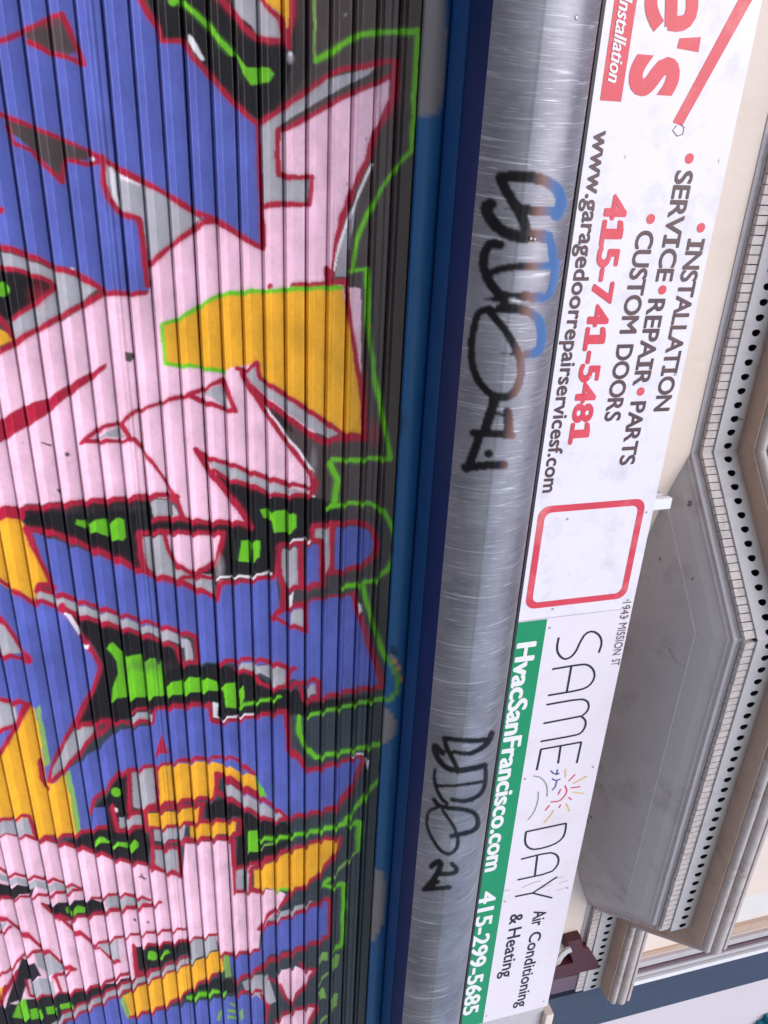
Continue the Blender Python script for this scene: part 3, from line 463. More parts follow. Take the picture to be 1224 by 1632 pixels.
L(C_N, 7, [(611, 1186), (610, 1240)]); L(C_N, 6, [(608, 1236), (590, 1258), (570, 1283), (555, 1302)])
G(C_N, [(395, 1325), (410, 1322), (412, 1356), (395, 1358)]); L(C_N, 6, [(413, 1338), (440, 1336), (460, 1333), (480, 1328), (505, 1324), (530, 1318), (548, 1313), (553, 1302)]); L(C_N2, 4, [(416, 1350), (436, 1344)])
L(C_N, 7, [(556, 1315), (573, 1310), (570, 1355)]); L(C_N2, 5, [(568, 1358), (552, 1372), (532, 1394)]); L(C_N, 5, [(525, 1400), (514, 1411), (530, 1413)]); L(C_N, 6, [(534, 1411), (548, 1408), (544, 1505), (532, 1512)])
G(C_N2, [(508, 1520), (522, 1516), (522, 1530), (508, 1532)]); G(C_N2, [(528, 1522), (542, 1520), (538, 1540), (530, 1545), (528, 1535)]); L(C_N2, 4, [(522, 1550), (508, 1565)]); G(C_N2, [(506, 1576), (516, 1574), (520, 1590), (510, 1592)]); G(C_N2, [(526, 1586), (538, 1582), (537, 1602), (528, 1610)]); L(C_N2, 4, [(520, 1618), (508, 1632)])
L(C_G, 2, [(548, 27), (552, 22)]); L(C_T, 2.5, [(225, 1394), (230, 1402)]); L(C_T, 2, [(222, 1398), (232, 1400)]); O(C_T, 215, 1466, 2.5); O(C_T, 236, 1470, 2)
# below the picture the piece carries on
for (x0, x1, y0, y1, c) in ((-330, -60, 0, 380, C_B), (-330, -90, 860, 1200, C_B), (-330, -60, 1290, 1700, C_P)):
    G(c, [(x0, y0), (x1, y0), (x1, y1), (x0, y1)], .9)
# soft fades where the can was held further off
def fade(c, cx, cy, rx, ry, op=.5, n=7):
    for i in range(n, 0, -1):
        k_ = i/n; G(c, [(cx+rx*k_*math.cos(a*math.pi/8), cy+ry*k_*math.sin(a*math.pi/8)) for a in range(16)], op/n)
for q in ((C_T, 120, 812, 45, 9), (C_T, 200, 808, 40, 8), (C_R, 75, 38, 18, 12), (C_T, 235, 1060, 60, 12), (C_R, 594, 690, 16, 26, .6), (C_R, 582, 640, 8, 60, .5), (C_T, 590, 560, 10, 90, .4), (C_D, 470, 110, 60, 70, .5), (C_R, 60, 470, 22, 26, .5), (C_D, 430, 950, 1, 1),
          (C_W, 462, 92, 8, 12, .5), (C_G, 500, 735, 8, 30, .5), (C_Y, 590, 520, 5, 5), (C_D, 600, 1000, 20, 60, .4), (C_S, 560, 1150, 60, 40, .4), (C_W, 350, 905, 10, 25, .4), (C_B, 560, 1030, 40, 50, .25), (C_D, 420, 520, 30, 40, .18), (C_D, 480, 540, 25, 40, .15), (C_D, 300, 520, 20, 50, .12)): fade(*q)
def blotch(cell, amp):                     # uneven coverage of the sprayed colours
    m_ = int(max(DOOR.nu, DOOR.nv)*DOOR.st/cell)+3; n_ = rng.normal(0, 1, (m_, m_))
    u = np.arange(DOOR.nu)*DOOR.st/cell; v = np.arange(DOOR.nv)*DOOR.st/cell; i, j = u.astype(int), v.astype(int); fu, fv = u-i, (v-j)[:, None]
    fu = fu*fu*(3-2*fu); fv = fv*fv*(3-2*fv)
    top = n_[j][:, i]*(1-fu)+n_[j][:, i+1]*fu; bot = n_[j+1][:, i]*(1-fu)+n_[j+1][:, i+1]*fu
    DOOR.c *= (1+amp*(top*(1-fv)+bot*fv))[..., None].astype(np.float32)
blotch(.22, .045); blotch(.06, .035); blotch(.011, .03)
DOOR.c = np.clip(DOOR.c, 0, .95)
DOOR.blur(1)

# ---- shutter slats: a rolled lip at the foot of each slat, flat face above
def slat_profile(kind=0):
    # (distance in front of the curtain plane, height within the 70 mm pitch)
    p = [(.0030, .0), (.0140, .0010), (.0250, .0030), (.0290, .0052), (.0302, .0074), (.0298, .0090), (.0288, .0103), (.0238, .0142), (.0188, .0180), (.0138, .0218), (.0092, .0250), (.0080, .0260), (.0076, .0272)]
    n = 8
    for i in range(1, n+1):
        h = .0272 + (.0610-.0272)*i/n
        p.append((.0076+.0064*(i/n), h))
    p += [(.0141, .0626), (.0128, .0650), (.0090, .0676), (.0030, .0698)]
    if kind == 1:   # creased slat: a pressed line along the middle of its face
        p = [(d-.004*math.exp(-((h-.043)/.0022)**2)+.0022*math.exp(-((h-.052)/.003)**2), h) for d, h in p]
    return p
XS = [-1.35]
while XS[-1] < 4.86:
    x = XS[-1]; XS.append(x + (0.0031+0.0010*max(0.0, x) if x > -0.6 else 0.05))
XS = np.array(XS[:-1]+[4.86])
XL = np.array([-1.35, -0.5, 0.5, 1.5, 2.5, 3.5, 4.86])
shutter = empty('rolling_shutter', (1.75, 0, 0))
tag(shutter, 'steel roller shutter of horizontal slats covered in pink, blue and yellow graffiti lettering', 'shutter')
def add_slat(k):
    z0 = -0.496+0.07*k
    fine = k >= -7
    xs = XS if fine else XL
    prof = slat_profile(1 if k in (5, 17) else 0)
    if not fine: prof = prof[::3]+[prof[-1]]
    P = np.array(prof); n = len(P); m = len(xs)
    # slight bow and sag so that no two slats run exactly alike
    jy, jz = rng.normal(0, .0012), rng.normal(0, .0007); ph = rng.uniform(0, 6.28); amp = rng.uniform(.0003, .0012)
    wob = amp*np.sin(xs*1.7+ph)
    X = np.repeat(xs[:, None], n, 1); Y = -(P[None, :, 0]+wob[:, None]+jy); Z = z0+P[None, :, 1]+jz+0*xs[:, None]
    co = np.stack([X-1.75, Y, Z+1.55], -1).reshape(-1, 3).astype(np.float32)
    idx = np.arange(m*n).reshape(m, n)
    f = np.stack([idx[:-1, :-1], idx[1:, :-1], idx[1:, 1:], idx[:-1, 1:]], -1).reshape(-1, 4)
    me = bpy.data.meshes.new('slat'); me.vertices.add(len(co)); me.vertices.foreach_set('co', co.ravel())
    me.loops.add(f.size); me.loops.foreach_set('vertex_index', f.ravel().astype(np.int32))
    me.polygons.add(len(f)); me.polygons.foreach_set('loop_start', np.arange(0, f.size, 4, dtype=np.int32))
    me.polygons.foreach_set('use_smooth', np.ones(len(f), bool)); me.update(calc_edges=True)
    a = me.attributes.new('paint', 'FLOAT_COLOR', 'POINT')
    if fine: c = DOOR.sample(X.ravel(), Z.ravel())
    else: c = np.tile(np.array([C_B, C_P, C_D, C_S][(-k) % 4]), (len(co), 1))
    a.data.foreach_set('color', np.c_[c, np.ones(len(c))].astype(np.float32).ravel())
    me.materials.append(M_paint)
    link(bpy.data.objects.new('slat', me), shutter)
for k in range(19, -15, -1): add_slat(k)
MB().box(-3.10, 3.11, -.03, .01, .0, .065).build('bottom_bar', M_steelp, shutter, .004)
for x in (-3.16, 3.115): MB().box(x, x+.06, -.05, .03, 0, 2.44).build('guide_rail', M_steelp, shutter, .004)
# ------------------------------------------------------------------ parts placed in world coordinates under an Empty
OFF = {}
def base(name, loc, label, cat, group=None):
    e = empty(name, loc); OFF[e] = Vector(loc); return tag(e, label, cat, group)
def part(name, mb, m, parent, bevel=0.0, sm=False, label=None):
    off = OFF.get(parent, Vector((0, 0, 0)))
    o = mesh_obj(name, [(v[0]-off.x, v[1]-off.y, v[2]-off.z) for v in mb.v], mb.f, m, parent, sm)
    OFF[o] = off
    if bevel:
        b = o.modifiers.new('bevel', 'BEVEL'); b.width = bevel; b.segments = 2; b.limit_method = 'ANGLE'
    if label: o['label'] = label
    return o
def inst(name, me, parent, loc, rz=0.0):
    o = bpy.data.objects.new(name, me); link(o, parent); o.location = Vector(loc)-OFF.get(parent, Vector((0, 0, 0))); o.rotation_euler = (0, 0, rz); OFF[o] = OFF.get(parent, Vector((0, 0, 0))); return o

# ------------------------------------------------------------------ ground
def slab(name, x0, x1, y0, y1, z, m):
    n = 2
    o = mesh_obj(name, [(x0, y0, z), (x1, y0, z), (x1, y1, z), (x0, y1, z)], [(0, 1, 2, 3)], m); o['kind'] = 'structure'; return o
slab('ground', -400, 400, -400, 400, -0.16, M_asph)
slab('road', -200, 200, -15.0, -4.1, -0.15, M_asph)
pv = MB().box(-60, 60, -4.1, 0.3, -0.3, -0.012); o = pv.build('pavement', M_conc); o['kind'] = 'structure'
fl = MB()
for i in range(-5, 10):
    for j in range(3):
        fl.box(i*1.2+.004, i*1.2+1.196, -3.85+j*1.28+.004, -3.85+j*1.28+1.276, -.05, 0)
for q in range(len(fl.v)//8):
    o = mesh_obj('paving_slab', fl.v[q*8:q*8+8], [tuple(i-0 for i in f) for f in fl.f[:6]], M_conc, bpy.data.objects['pavement'])
kb = MB().box(-60, 60, -4.28, -4.102, -.3, -.004).build('kerb', M_conc, None, .015); kb['kind'] = 'structure'
for i in range(-4, 6): slab('lane_marking', i*6, i*6+2.4, -9.6, -9.48, -.146, M_line)

# ------------------------------------------------------------------ painted mesh from a grid of points with colours
def grid_obj(name, co, cols, m, parent, uv=None):
    mm, n = co.shape[:2]; off = OFF.get(parent, Vector((0, 0, 0)))
    c = (co - np.array([off.x, off.y, off.z])).reshape(-1, 3).astype(np.float32)
    idx = np.arange(mm*n).reshape(mm, n)
    f = np.stack([idx[:-1, :-1], idx[1:, :-1], idx[1:, 1:], idx[:-1, 1:]], -1).reshape(-1, 4)
    me = bpy.data.meshes.new(name); me.vertices.add(len(c)); me.vertices.foreach_set('co', c.ravel())
    me.loops.add(f.size); me.loops.foreach_set('vertex_index', f.ravel().astype(np.int32))
    me.polygons.add(len(f)); me.polygons.foreach_set('loop_start', np.arange(0, f.size, 4, dtype=np.int32))
    me.polygons.foreach_set('use_smooth', np.ones(len(f), bool)); me.update(calc_edges=True)
    a = me.attributes.new('paint', 'FLOAT_COLOR', 'POINT'); a.data.foreach_set('color', cols.astype(np.float32).ravel())
    if uv is not None:
        ul = me.uv_layers.new(name='sheet'); ul.data.foreach_set('uv', uv.reshape(-1, 2)[f.ravel()].astype(np.float32).ravel())
    me.materials.append(m); o = link(bpy.data.objects.new(name, me), parent); OFF[o] = off; return o

# ------------------------------------------------------------------ blue lintel over the shutter
LX0, LX1 = -1.5, 4.86
C_BL = col(38, 106, 168, .95); C_LG = col(150, 146, 152)
LIN = Canvas(LX0, LX1, .80, .94, .004, C_BL)
def lpt(p): q = on_y(p[0], p[1], 2.62); return (q.x, q.z-1.55)
def LG(c, pts, op=1.0): LIN.poly([lpt(p) for p in pts], c, op)
LG(C_LG, [(670, -150), (712, -150), (712, 60), (708, 140), (702, 178), (690, 184), (664, 186), (660, 100)])
LG(C_LG, [(600, 1128), (620, 1130), (632, 1150), (628, 1172), (610, 1188), (600, 1180)]); LG(C_LG, [(590, 1385), (612, 1388), (614, 1420), (610, 1470), (596, 1500), (585, 1505), (585, 1400)])
LG(C_D, [(622, 1028), (630, 1030), (632, 1045), (622, 1042)], .8); LG(col(40, 50, 60), [(620, 600), (646, 670), (640, 700), (630, 680)], .5)
for q in stroke_polys([(618, 1050), (632, 1075), (636, 1098), (622, 1114), (608, 1120)], 6): LG(C_N, q)
for q in stroke_polys([(624, 1045), (636, 1065), (640, 1085)], 4): LG(C_Y, q)
LIN.blur(2)
lintel = base('lintel_beam', (1.7, -.03, 2.38), 'bright blue painted lintel strip directly above the graffiti shutter, patched with grey', 'lintel')
prof = [(2.655, .834), (2.634, .831), (2.624, .834), (2.620, .842), (2.6165, .862), (2.6165, .880), (2.619, .900), (2.623, .912), (2.66, .912)]
P = np.array(prof); xs = np.linspace(LX0, LX1, 640)
X = np.repeat(xs[:, None], len(P), 1); D_ = np.repeat(P[None, :, 0], len(xs), 0); Z_ = np.repeat(P[None, :, 1], len(xs), 0)
cc = LIN.sample(X.ravel(), Z_.ravel())
grid_obj('lintel_face', np.stack([X, D_-2.667, Z_+1.55], -1), np.c_[cc, np.ones(len(cc))], M_bluep, lintel)
part('soffit_board', MB().prism([(LX0, .915+1.55), (LX1, .915+1.55), (LX1, .955+1.55), (LX0, .955+1.55)], 2.488-2.667, 2.655-2.667), M_blued, lintel, .003)

# ------------------------------------------------------------------ steel hood
HP = [(2.300, .9135), (2.285, .932), (2.270, .958), (2.258, .988), (2.2495, 1.016), (2.2455, 1.034), (2.2442, 1.0375), (2.2420, 1.058), (2.2420, 1.084), (2.2450, 1.110), (2.2515, 1.138), (2.2620, 1.165), (2.2780, 1.191), (2.2990, 1.216), (2.3250, 1.238), (2.3560, 1.256), (2.390, 1.267), (2.43, 1.273), (2.52, 1.276), (2.72, 1.277)]
HP = smooth(HP[:7], 2)+smooth(HP[6:], 2)[1:]
hp = np.array(HP); hs = np.r_[0, np.cumsum(np.hypot(*np.diff(hp, axis=0).T))]
NV = int(np.argmax(hp[:, 1]/hp[:, 0]))+1
s_f = np.r_[np.arange(0, hs[NV], .0042), hs[NV:]]
hd = np.interp(s_f, hs, hp[:, 0]); hz = np.interp(s_f, hs, hp[:, 1])
hr = hp[:NV, 1]/hp[:NV, 0]; vis = np.maximum.accumulate(hr)+np.arange(NV)*1e-7
def hpt(p):                         # photo pixel -> (X, arc length) on the hood sheet
    d = ray(p[0], p[1]); r = d.z/d.y; s = float(np.interp(r, vis, hs[:NV])); dd = float(np.interp(s, hs, hp[:, 0])); return (dd*d.x/d.y, s)
HOOD = Canvas(-1.5, 4.90, 0, 1.0, .004, (0, 0, 0, 0))
INK = (.008, .007, .010, 1.0)
def HS(pts, wd, o, k, op=1.0):
    f_ = 1.22 if o[1] < 900 else 0.98
    q = smooth([(x/k+o[0], y/k+o[1]) for x, y in pts], 2)
    n = len(q); wd = tuple(f_*q for q in wd) if isinstance(wd, tuple) else f_*wd; ws = [wd/k]*n if not isinstance(wd, tuple) else [(wd[0]+(wd[1]-wd[0])*i/(n-1))/k for i in range(n)]
    for s in stroke_polys(q, ws): HOOD.poly([hpt(p) for p in s], INK, op)
A = ((720, 250), 5.564); B_ = ((700, 480), 5.44); C2 = ((640, 1150), 5.63)
for pts, wd in (([(930, 520), (985, 430), (960, 310), (860, 220), (740, 185), (600, 172), (430, 180)], 88), ([(430, 180), (470, 280), (560, 420), (620, 520), (660, 620), (650, 720)], 84), ([(640, 470), (760, 480), (860, 480), (960, 480)], 76),
                ([(350, 420), (300, 440), (330, 540), (420, 640), (520, 690), (640, 720), (700, 700), (850, 710)], 96), ([(850, 700), (890, 780), (900, 900), (930, 960)], 66),
                ([(430, 780), (340, 760), (290, 860), (280, 960), (300, 1040), (340, 1120), (400, 1200), (470, 1280)], 78), ([(320, 1040), (450, 990), (600, 970), (750, 975), (860, 965), (940, 945)], 60), ([(920, 950), (920, 1060), (890, 1180), (850, 1250), (760, 1250), (640, 1240), (470, 1215)], (70, 40)), ([(640, 1240), (800, 1250)], 78), ([(300, 1260), (420, 1270)], (20, 40)), ([(470, 455), (600, 470)], (10, 30))):
    HS(pts, wd, *A)
for pts, wd in (([(520, 70), (650, 60), (780, 90), (860, 150), (890, 250), (890, 380), (850, 450), (760, 460)], 70), ([(440, 70), (340, 90), (310, 200), (280, 350), (280, 520), (310, 640), (370, 740), (450, 810), (530, 840), (630, 820), (690, 730), (715, 600), (700, 480), (650, 380), (590, 280), (520, 180), (450, 110)], 60),
                ([(480, 830), (470, 900), (440, 980), (410, 1080), (390, 1140)], 78), ([(590, 960), (600, 1030), (600, 1110)], 70), ([(290, 1140), (400, 1150), (520, 1150), (630, 1160)], 58), ([(350, 1160), (310, 1280), (270, 1380), (240, 1450)], 70), ([(220, 1440), (320, 1430), (450, 1420), (560, 1420)], 66), ([(425, 1320), (430, 1322)], 66), ([(530, 455), (640, 455)], (8, 22)), ([(480, 975), (600, 990)], (14, 40))):
    HS(pts, wd, *B_)
for pts, wd in (([(810, 100), (770, 200), (660, 270), (580, 290), (470, 268)], (60, 40)), ([(800, 150), (680, 170), (540, 165), (380, 145)], 50), ([(380, 145), (400, 230), (450, 320), (490, 400), (500, 450)], 50), ([(370, 280), (330, 240), (280, 200), (310, 310), (370, 390), (430, 430), (540, 440), (680, 410), (750, 390)], 58),
                ([(300, 430), (290, 500), (310, 600), (360, 700), (410, 735)], 40), ([(310, 570), (430, 580), (560, 565), (720, 540)], 34), ([(755, 430), (755, 540), (730, 630), (660, 690), (560, 720), (450, 700)], 45), ([(290, 700), (330, 760), (450, 780), (580, 790), (670, 830), (690, 900), (680, 960), (600, 1000), (450, 1030)], 48),
                ([(330, 770), (240, 800), (220, 900), (250, 1010), (310, 1110), (370, 1180), (440, 1195), (500, 1140), (510, 1060), (480, 960), (420, 870), (370, 800)], 36), ([(270, 1300), (330, 1250), (360, 1280), (330, 1350), (290, 1420), (220, 1490)], 60), ([(450, 1280), (510, 1330), (460, 1370), (340, 1370)], 46), ([(220, 1500), (330, 1440)], 40), ([(200, 1510), (320, 1500), (430, 1490)], 46)):
    HS(pts, wd, *C2)
HOOD.blur(1)
hood = base('shutter_hood', (1.7, -.2, 2.46), 'bare scratched steel roller housing tagged in black spray paint beneath the two signs', 'shutter hood')
xs = [-1.5]
while xs[-1] < 4.885: xs.append(xs[-1]+.0042+.0011*max(0, xs[-1]))
xs = np.array(xs); n = len(s_f)
X = np.repeat(xs[:, None], n, 1)
wob = .0018*np.sin(xs*2.1+1)+.0012*np.sin(xs*5.3)          # the thin sheet is not quite true
Yh = np.repeat(hd[None], len(xs), 0)-2.667+wob[:, None]; Zh = np.repeat(hz[None], len(xs), 0)+1.55
S_ = np.repeat(s_f[None], len(xs), 0)
cc = HOOD.sample(X.ravel(), S_.ravel())
cc[:, :3] = np.array(INK[:3])
# the left-hand tag changes colour with height: black low on the hood, a brown blend, then blue along the top
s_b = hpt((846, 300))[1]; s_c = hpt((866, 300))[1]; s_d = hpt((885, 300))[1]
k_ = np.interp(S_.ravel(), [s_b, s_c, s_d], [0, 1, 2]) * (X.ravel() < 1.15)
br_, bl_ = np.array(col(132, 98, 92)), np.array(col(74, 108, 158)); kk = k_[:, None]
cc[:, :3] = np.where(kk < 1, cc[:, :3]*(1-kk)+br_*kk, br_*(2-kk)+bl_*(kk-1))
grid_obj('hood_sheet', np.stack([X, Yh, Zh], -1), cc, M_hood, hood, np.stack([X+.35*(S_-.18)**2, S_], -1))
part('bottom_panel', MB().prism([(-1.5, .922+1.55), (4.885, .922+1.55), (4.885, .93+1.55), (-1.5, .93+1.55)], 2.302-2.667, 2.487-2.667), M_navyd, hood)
for x in (-1.506, 4.887):
    m_ = MB(); k = len(hp); pts = [(x, d-2.667, z+1.55) for d, z in HP]+[(x, .05, .93+1.55)]
    m_.v = pts+[(x+.004, y, z) for _, y, z in pts]; k = len(pts)
    m_.f = [tuple(range(k)), tuple(range(2*k-1, k-1, -1))]+[((i+1) % k, i, k+i, k+(i+1) % k) for i in range(k)]
    part('end_plate', m_, M_steelp, hood)
# pop rivets along the hood
rv = MB()
for i in range(6):
    a_ = i*math.pi/3; rv.v.append((.006*math.cos(a_), 0, .006*math.sin(a_)))
for i in range(6): a_ = i*math.pi/3; rv.v.append((.0035*math.cos(a_), -.003, .0035*math.sin(a_)))
rv.f = [(i, (i+1) % 6, 6+(i+1) % 6, 6+i) for i in range(6)]+[tuple(range(6, 12))]
rme = bpy.data.meshes.new('rivet'); rme.from_pydata(rv.v, [], rv.f); rme.materials.append(M_steelp)
for px, py in ((918, 28), (846, 380), (852, 381)):
    u, s = hpt((px, py)); dd = float(np.interp(s, hs, hp[:, 0])); zz = float(np.interp(s, hs, hp[:, 1])); inst('rivet', rme, hood, (u, dd-2.667-.001, zz+1.55))

# ------------------------------------------------------------------ signs
SD = 2.400; SY = SD-2.667                      # sign face plane
def sp(x, y): q = on_y(x, y, SD); return (q.x, q.z)
def text_mesh(body, bold, shear=0.0, spacing=1.0):
    cu = bpy.data.curves.new('t', 'FONT'); cu.body = body; cu.offset = bold; cu.extrude = 0; cu.shear = shear; cu.space_character = spacing; cu.resolution_u = 4
    o = bpy.data.objects.new('t', cu); COL.objects.link(o); bpy.context.view_layer.update()
    me = bpy.data.meshes.new_from_object(o.evaluated_get(bpy.context.evaluated_depsgraph_get())); bpy.data.objects.remove(o); bpy.data.curves.remove(cu); return me
def lettering(body, p0, p1, ptop, m, parent, bold=0.0, fat=0.0, ref='H', shear=0.0, proud=.0012, name='lettering'):
    """one word whose baseline runs from photo point p0 to p1 on the sign plane; ptop = photo point at the top of the reference letter.
    bold thickens the strokes (metres): the word is laid several times, each a hair in front of the last"""
    a = sp(*p0); b = sp(*p1); t = sp(*ptop)
    me = text_mesh(body, fat, shear); r = text_mesh(ref, fat)
    v = np.array([q.co[:] for q in me.vertices]); rz_ = max(q.co.y for q in r.vertices); bpy.data.meshes.remove(r)
    base_z = a[1]; h = abs(t[1]-a[1])
    sx = (b[0]-a[0]-2*bold)/(v[:, 0].max()-v[:, 0].min()); sz = (h-bold)/rz_
    off = OFF[parent]; fs = [tuple(p.vertices) for p in me.polygons]; bpy.data.meshes.remove(me)
    X_ = a[0]+bold+(v[:, 0]-v[:, 0].min())*sx; Z_ = base_z+bold/2+v[:, 1]*sz
    mb = MB(); sh = [(0, 0)] if not bold else [(bold*math.cos(q*math.pi/3), bold*.5*math.sin(q*math.pi/3)) for q in range(6)]+[(0, 0)]
    for i, (dx, dz) in enumerate(sh):
        n0 = len(mb.v); mb.v += [(x+dx, SY-proud-.00012*i, z+dz) for x, z in zip(X_, Z_)]; mb.f += [tuple(n0+q for q in f) for f in fs]
    return part(name, mb, m, parent)
def char_mesh(ch, hc):
    # capital I and figure 1 carry slab serifs on this sign; everything else is plain
    def q(x0, x1, z0, z1): return [(x0, z0), (x1, z0), (x1, z1), (x0, z1)]
    if ch == 'I': ps = [q(.13, .25, .09, hc-.09), q(0, .38, 0, .09), q(0, .38, hc-.09, hc)]
    elif ch == '1': ps = [q(.19, .33, .10, hc), q(0, .50, 0, .10), [(.0, hc-.18), (.19, hc-.14), (.19, hc), (.02, hc-.06)]]
    else:
        me = text_mesh(ch, 0); v = np.array([w_.co[:2] for w_ in me.vertices]); f = [tuple(p.vertices) for p in me.polygons]; bpy.data.meshes.remove(me); v[:, 0] -= v[:, 0].min(); return v, f
    v = []; f = []
    for p in ps: f.append(tuple(range(len(v), len(v)+4))); v += p
    return np.array(v), f
def lettering_wide(body, p0, p1, ptop, m, parent, bold, gap=.075, proud=.0012, name='lettering'):
    r_ = text_mesh('H', 0); hc = max(q.co.y for q in r_.vertices); bpy.data.meshes.remove(r_)
    V = []; Fc = []; x = 0.0; n = 0
    for ci, ch in enumerate(body):
        v, f = char_mesh(ch, hc); v = v.copy(); w_ = v[:, 0].max(); v[:, 0] += x; nx_ = body[ci+1] if ci+1 < len(body) else ''
        pr_ = ch+nx_; kern = .10 if pr_ in ('LA', 'AT', 'TA', 'PA', 'AV', 'RV') else .05 if ('A' in pr_ or 'V' in pr_ or 'T' in pr_) else 0
        x += w_+gap-kern; Fc += [tuple(n+k for k in q) for q in f]; n += len(v); V.append(v)
    v = np.concatenate(V); a = sp(*p0); b = sp(*p1); t = sp(*ptop)
    sx = (b[0]-a[0]-2*bold)/v[:, 0].max(); sz = (abs(t[1]-a[1])-bold)/hc
    mb = MB(); sh = [(bold*math.cos(q*math.pi/3), bold*.5*math.sin(q*math.pi/3)) for q in range(6)]+[(0, 0)]
    for i, (dx, dz) in enumerate(sh):
        n0 = len(mb.v); mb.v += [(a[0]+bold+p[0]*sx+dx, SY-proud-.00012*i, a[1]+bold/2+p[1]*sz+dz) for p in v]; mb.f += [tuple(n0+k for k in q) for q in Fc]
    return part(name, mb, m, parent)
def ribbon(name, lines, wd, m, parent, proud=.0012, sm=1):
    mb = MB()
    for li, ln in enumerate(lines):
        pts = smooth([sp(*p) for p in ln], sm) if len(ln) > 2 and sm else [sp(*p) for p in ln]
        y = SY-proud-.0002*li; n0 = len(mb.v); k = len(pts)
        for i, p in enumerate(pts):
            q0 = pts[max(0, i-1)]; q1 = pts[min(k-1, i+1)]; dx, dz = q1[0]-q0[0], q1[1]-q0[1]; l = math.hypot(dx, dz) or 1
            nx, nz = -dz/l*wd/2, dx/l*wd/2
            mb.v += [(p[0]+nx, y, p[1]+nz), (p[0]-nx, y, p[1]-nz)]
        for i in range(k-1): mb.f.append((n0+2*i, n0+2*i+1, n0+2*i+3, n0+2*i+2))
    return part(name, mb, m, parent)
def disc(name, px, py, r, m, parent, proud=.0012):
    x, z = sp(px, py); mb = MB(); mb.v = [(x+r*math.cos(i*math.pi/10), SY-proud, z+r*math.sin(i*math.pi/10)) for i in range(20)]; mb.f = [tuple(range(20))]
    return part(name, mb, m, parent)
def flat(name, pts, m, parent, proud=.0008):
    mb = MB(); a = sum(pts[i][0]*pts[(i+1) % len(pts)][1]-pts[(i+1) % len(pts)][0]*pts[i][1] for i in range(len(pts)))
    if a < 0: pts = pts[::-1]
    mb.v = [(p[0], SY-proud, p[1]) for p in pts]; mb.f = [tuple(range(len(pts)))]
    return part(name, mb, m, parent)
ZB, ZT = 1.293+1.55, 1.807+1.55
XJ, XE = 1.743, 4.357
s1 = base('garage_door_sign', (.4, SY, ZB), 'white sign board with red and brown lettering for garage door repair, on the steel hood', 'sign')
part('panel', MB().box(-1.45, XJ-.0015, SY, SY+.012, ZB, ZT), M_sign, s1, .0015)
part('bottom_trim', MB().box(-1.45, XJ-.001, SY-.004, SY+.014, ZB-.011, ZB-.0005), M_dark, s1)
lettering('www.garagedoorrepairservicesf.com', (948, 207), (861, 786), (966, 207), M_ink, s1, .0022, ref='x')
lettering_wide('415-741-5481', (967, 309), (904, 709), (1003.5, 309), M_red, s1, .0062)
lettering_wide('CUSTOM', (1016, 367), (990, 532), (1044, 367), M_ink, s1, .0026); lettering_wide('DOORS', (984, 549), (964, 672), (1010, 549), M_ink, s1, .0026)
lettering_wide('SERVICE', (1078, 271), (1043.5, 449), (1106, 271), M_ink, s1, .0026)
lettering_wide('REPAIR', (1034, 476), (1012, 615), (1061, 476), M_ink, s1, .0026)
lettering_wide('PARTS', (1005.5, 640), (987, 742), (1030, 640), M_ink, s1, .0026)
lettering_wide('INSTALLATION', (1097, 380), (1040, 656), (1124, 380), M_ink, s1, .0026)
for px, py in ((1098.6, 252.7), (1037, 349), (1117, 363), (1055.5, 462), (1021, 624)): disc('bullet', px, py, .0155, M_red, s1)
lettering('s', (1014, 86), (1015, 153), (1088, 86), M_redf, s1, 0, .03, ref='x')
ribbon('lettering', [[(1071, -40), (1070, 0), (1069, 42)], [(1066, 36), (1085, 39), (1099, 30), (1104, 8), (1101, -18), (1090, -34), (1070, -38), (1050, -32), (1038, -14), (1037, 12), (1043, 30), (1050, 42)]], .040, M_redf, s1)
flat('lettering', [sp(1117, 59), sp(1113, 83), sp(1079, 77), sp(1083, 61)], M_redf, s1, .0012)
a_, b_ = sp(977, 0), sp(956, 160); zt = sp(990, 161)[1]
flat('red_band', [(a_[0]-.6, b_[1]), (b_[0], b_[1]), (b_[0], zt), (a_[0]-.6, zt)], M_redf, s1)
lettering('Installation', (988, -8), (973, 132), (1009, -8), M_letw, s1, .0015, shear=.3, proud=.0018)
flat('diagonal_bar', [sp(1232, -60), sp(1212, -66), sp(1072, 195), sp(1087, 201)], M_redf, s1)
ribbon('hexagon_outline', [[(1078, 200), (1072, 208), (1079, 217), (1088, 214), (1090, 203), (1084, 198)]], .003, M_inkg, s1, sm=0)
# red rounded frame; the square inside it stays blank
(x0, z0), (x1, z1) = (1.2385, 1.314+1.55), (1.6885, 1.765+1.55)
def rrect(x0, z0, x1, z1, r, n=6):
    out = []
    for cx, cz, a0 in ((x1-r, z1-r, 0), (x0+r, z1-r, 90), (x0+r, z0+r, 180), (x1-r, z0+r, 270)):
        out += [(cx+r*math.cos(math.radians(a0+90*i/n)), cz+r*math.sin(math.radians(a0+90*i/n))) for i in range(n+1)]
    return out
o1, i1 = rrect(x0, z0, x1, z1, .045), rrect(x0+.028, z0+.028, x1-.028, z1-.028, .028)
mb = MB(); k = len(o1); mb.v = [(p[0], SY-.001, p[1]) for p in o1+i1]; mb.f = [(i, (i+1) % k, k+(i+1) % k, k+i) for i in range(k)]
part('rounded_frame', mb, M_redf, s1)
s2 = base('air_conditioning_sign', (3.0, SY, ZB), 'white sign board with thin SAME DAY lettering, sun logo and green strip', 'sign')
part('panel', MB().box(XJ+.0015, XE, SY, SY+.012, ZB, ZT), M_signy, s2, .0015)
part('bottom_trim', MB().box(XJ+.001, XE, SY-.004, SY+.014, ZB-.011, ZB-.0005), M_dark, s2)
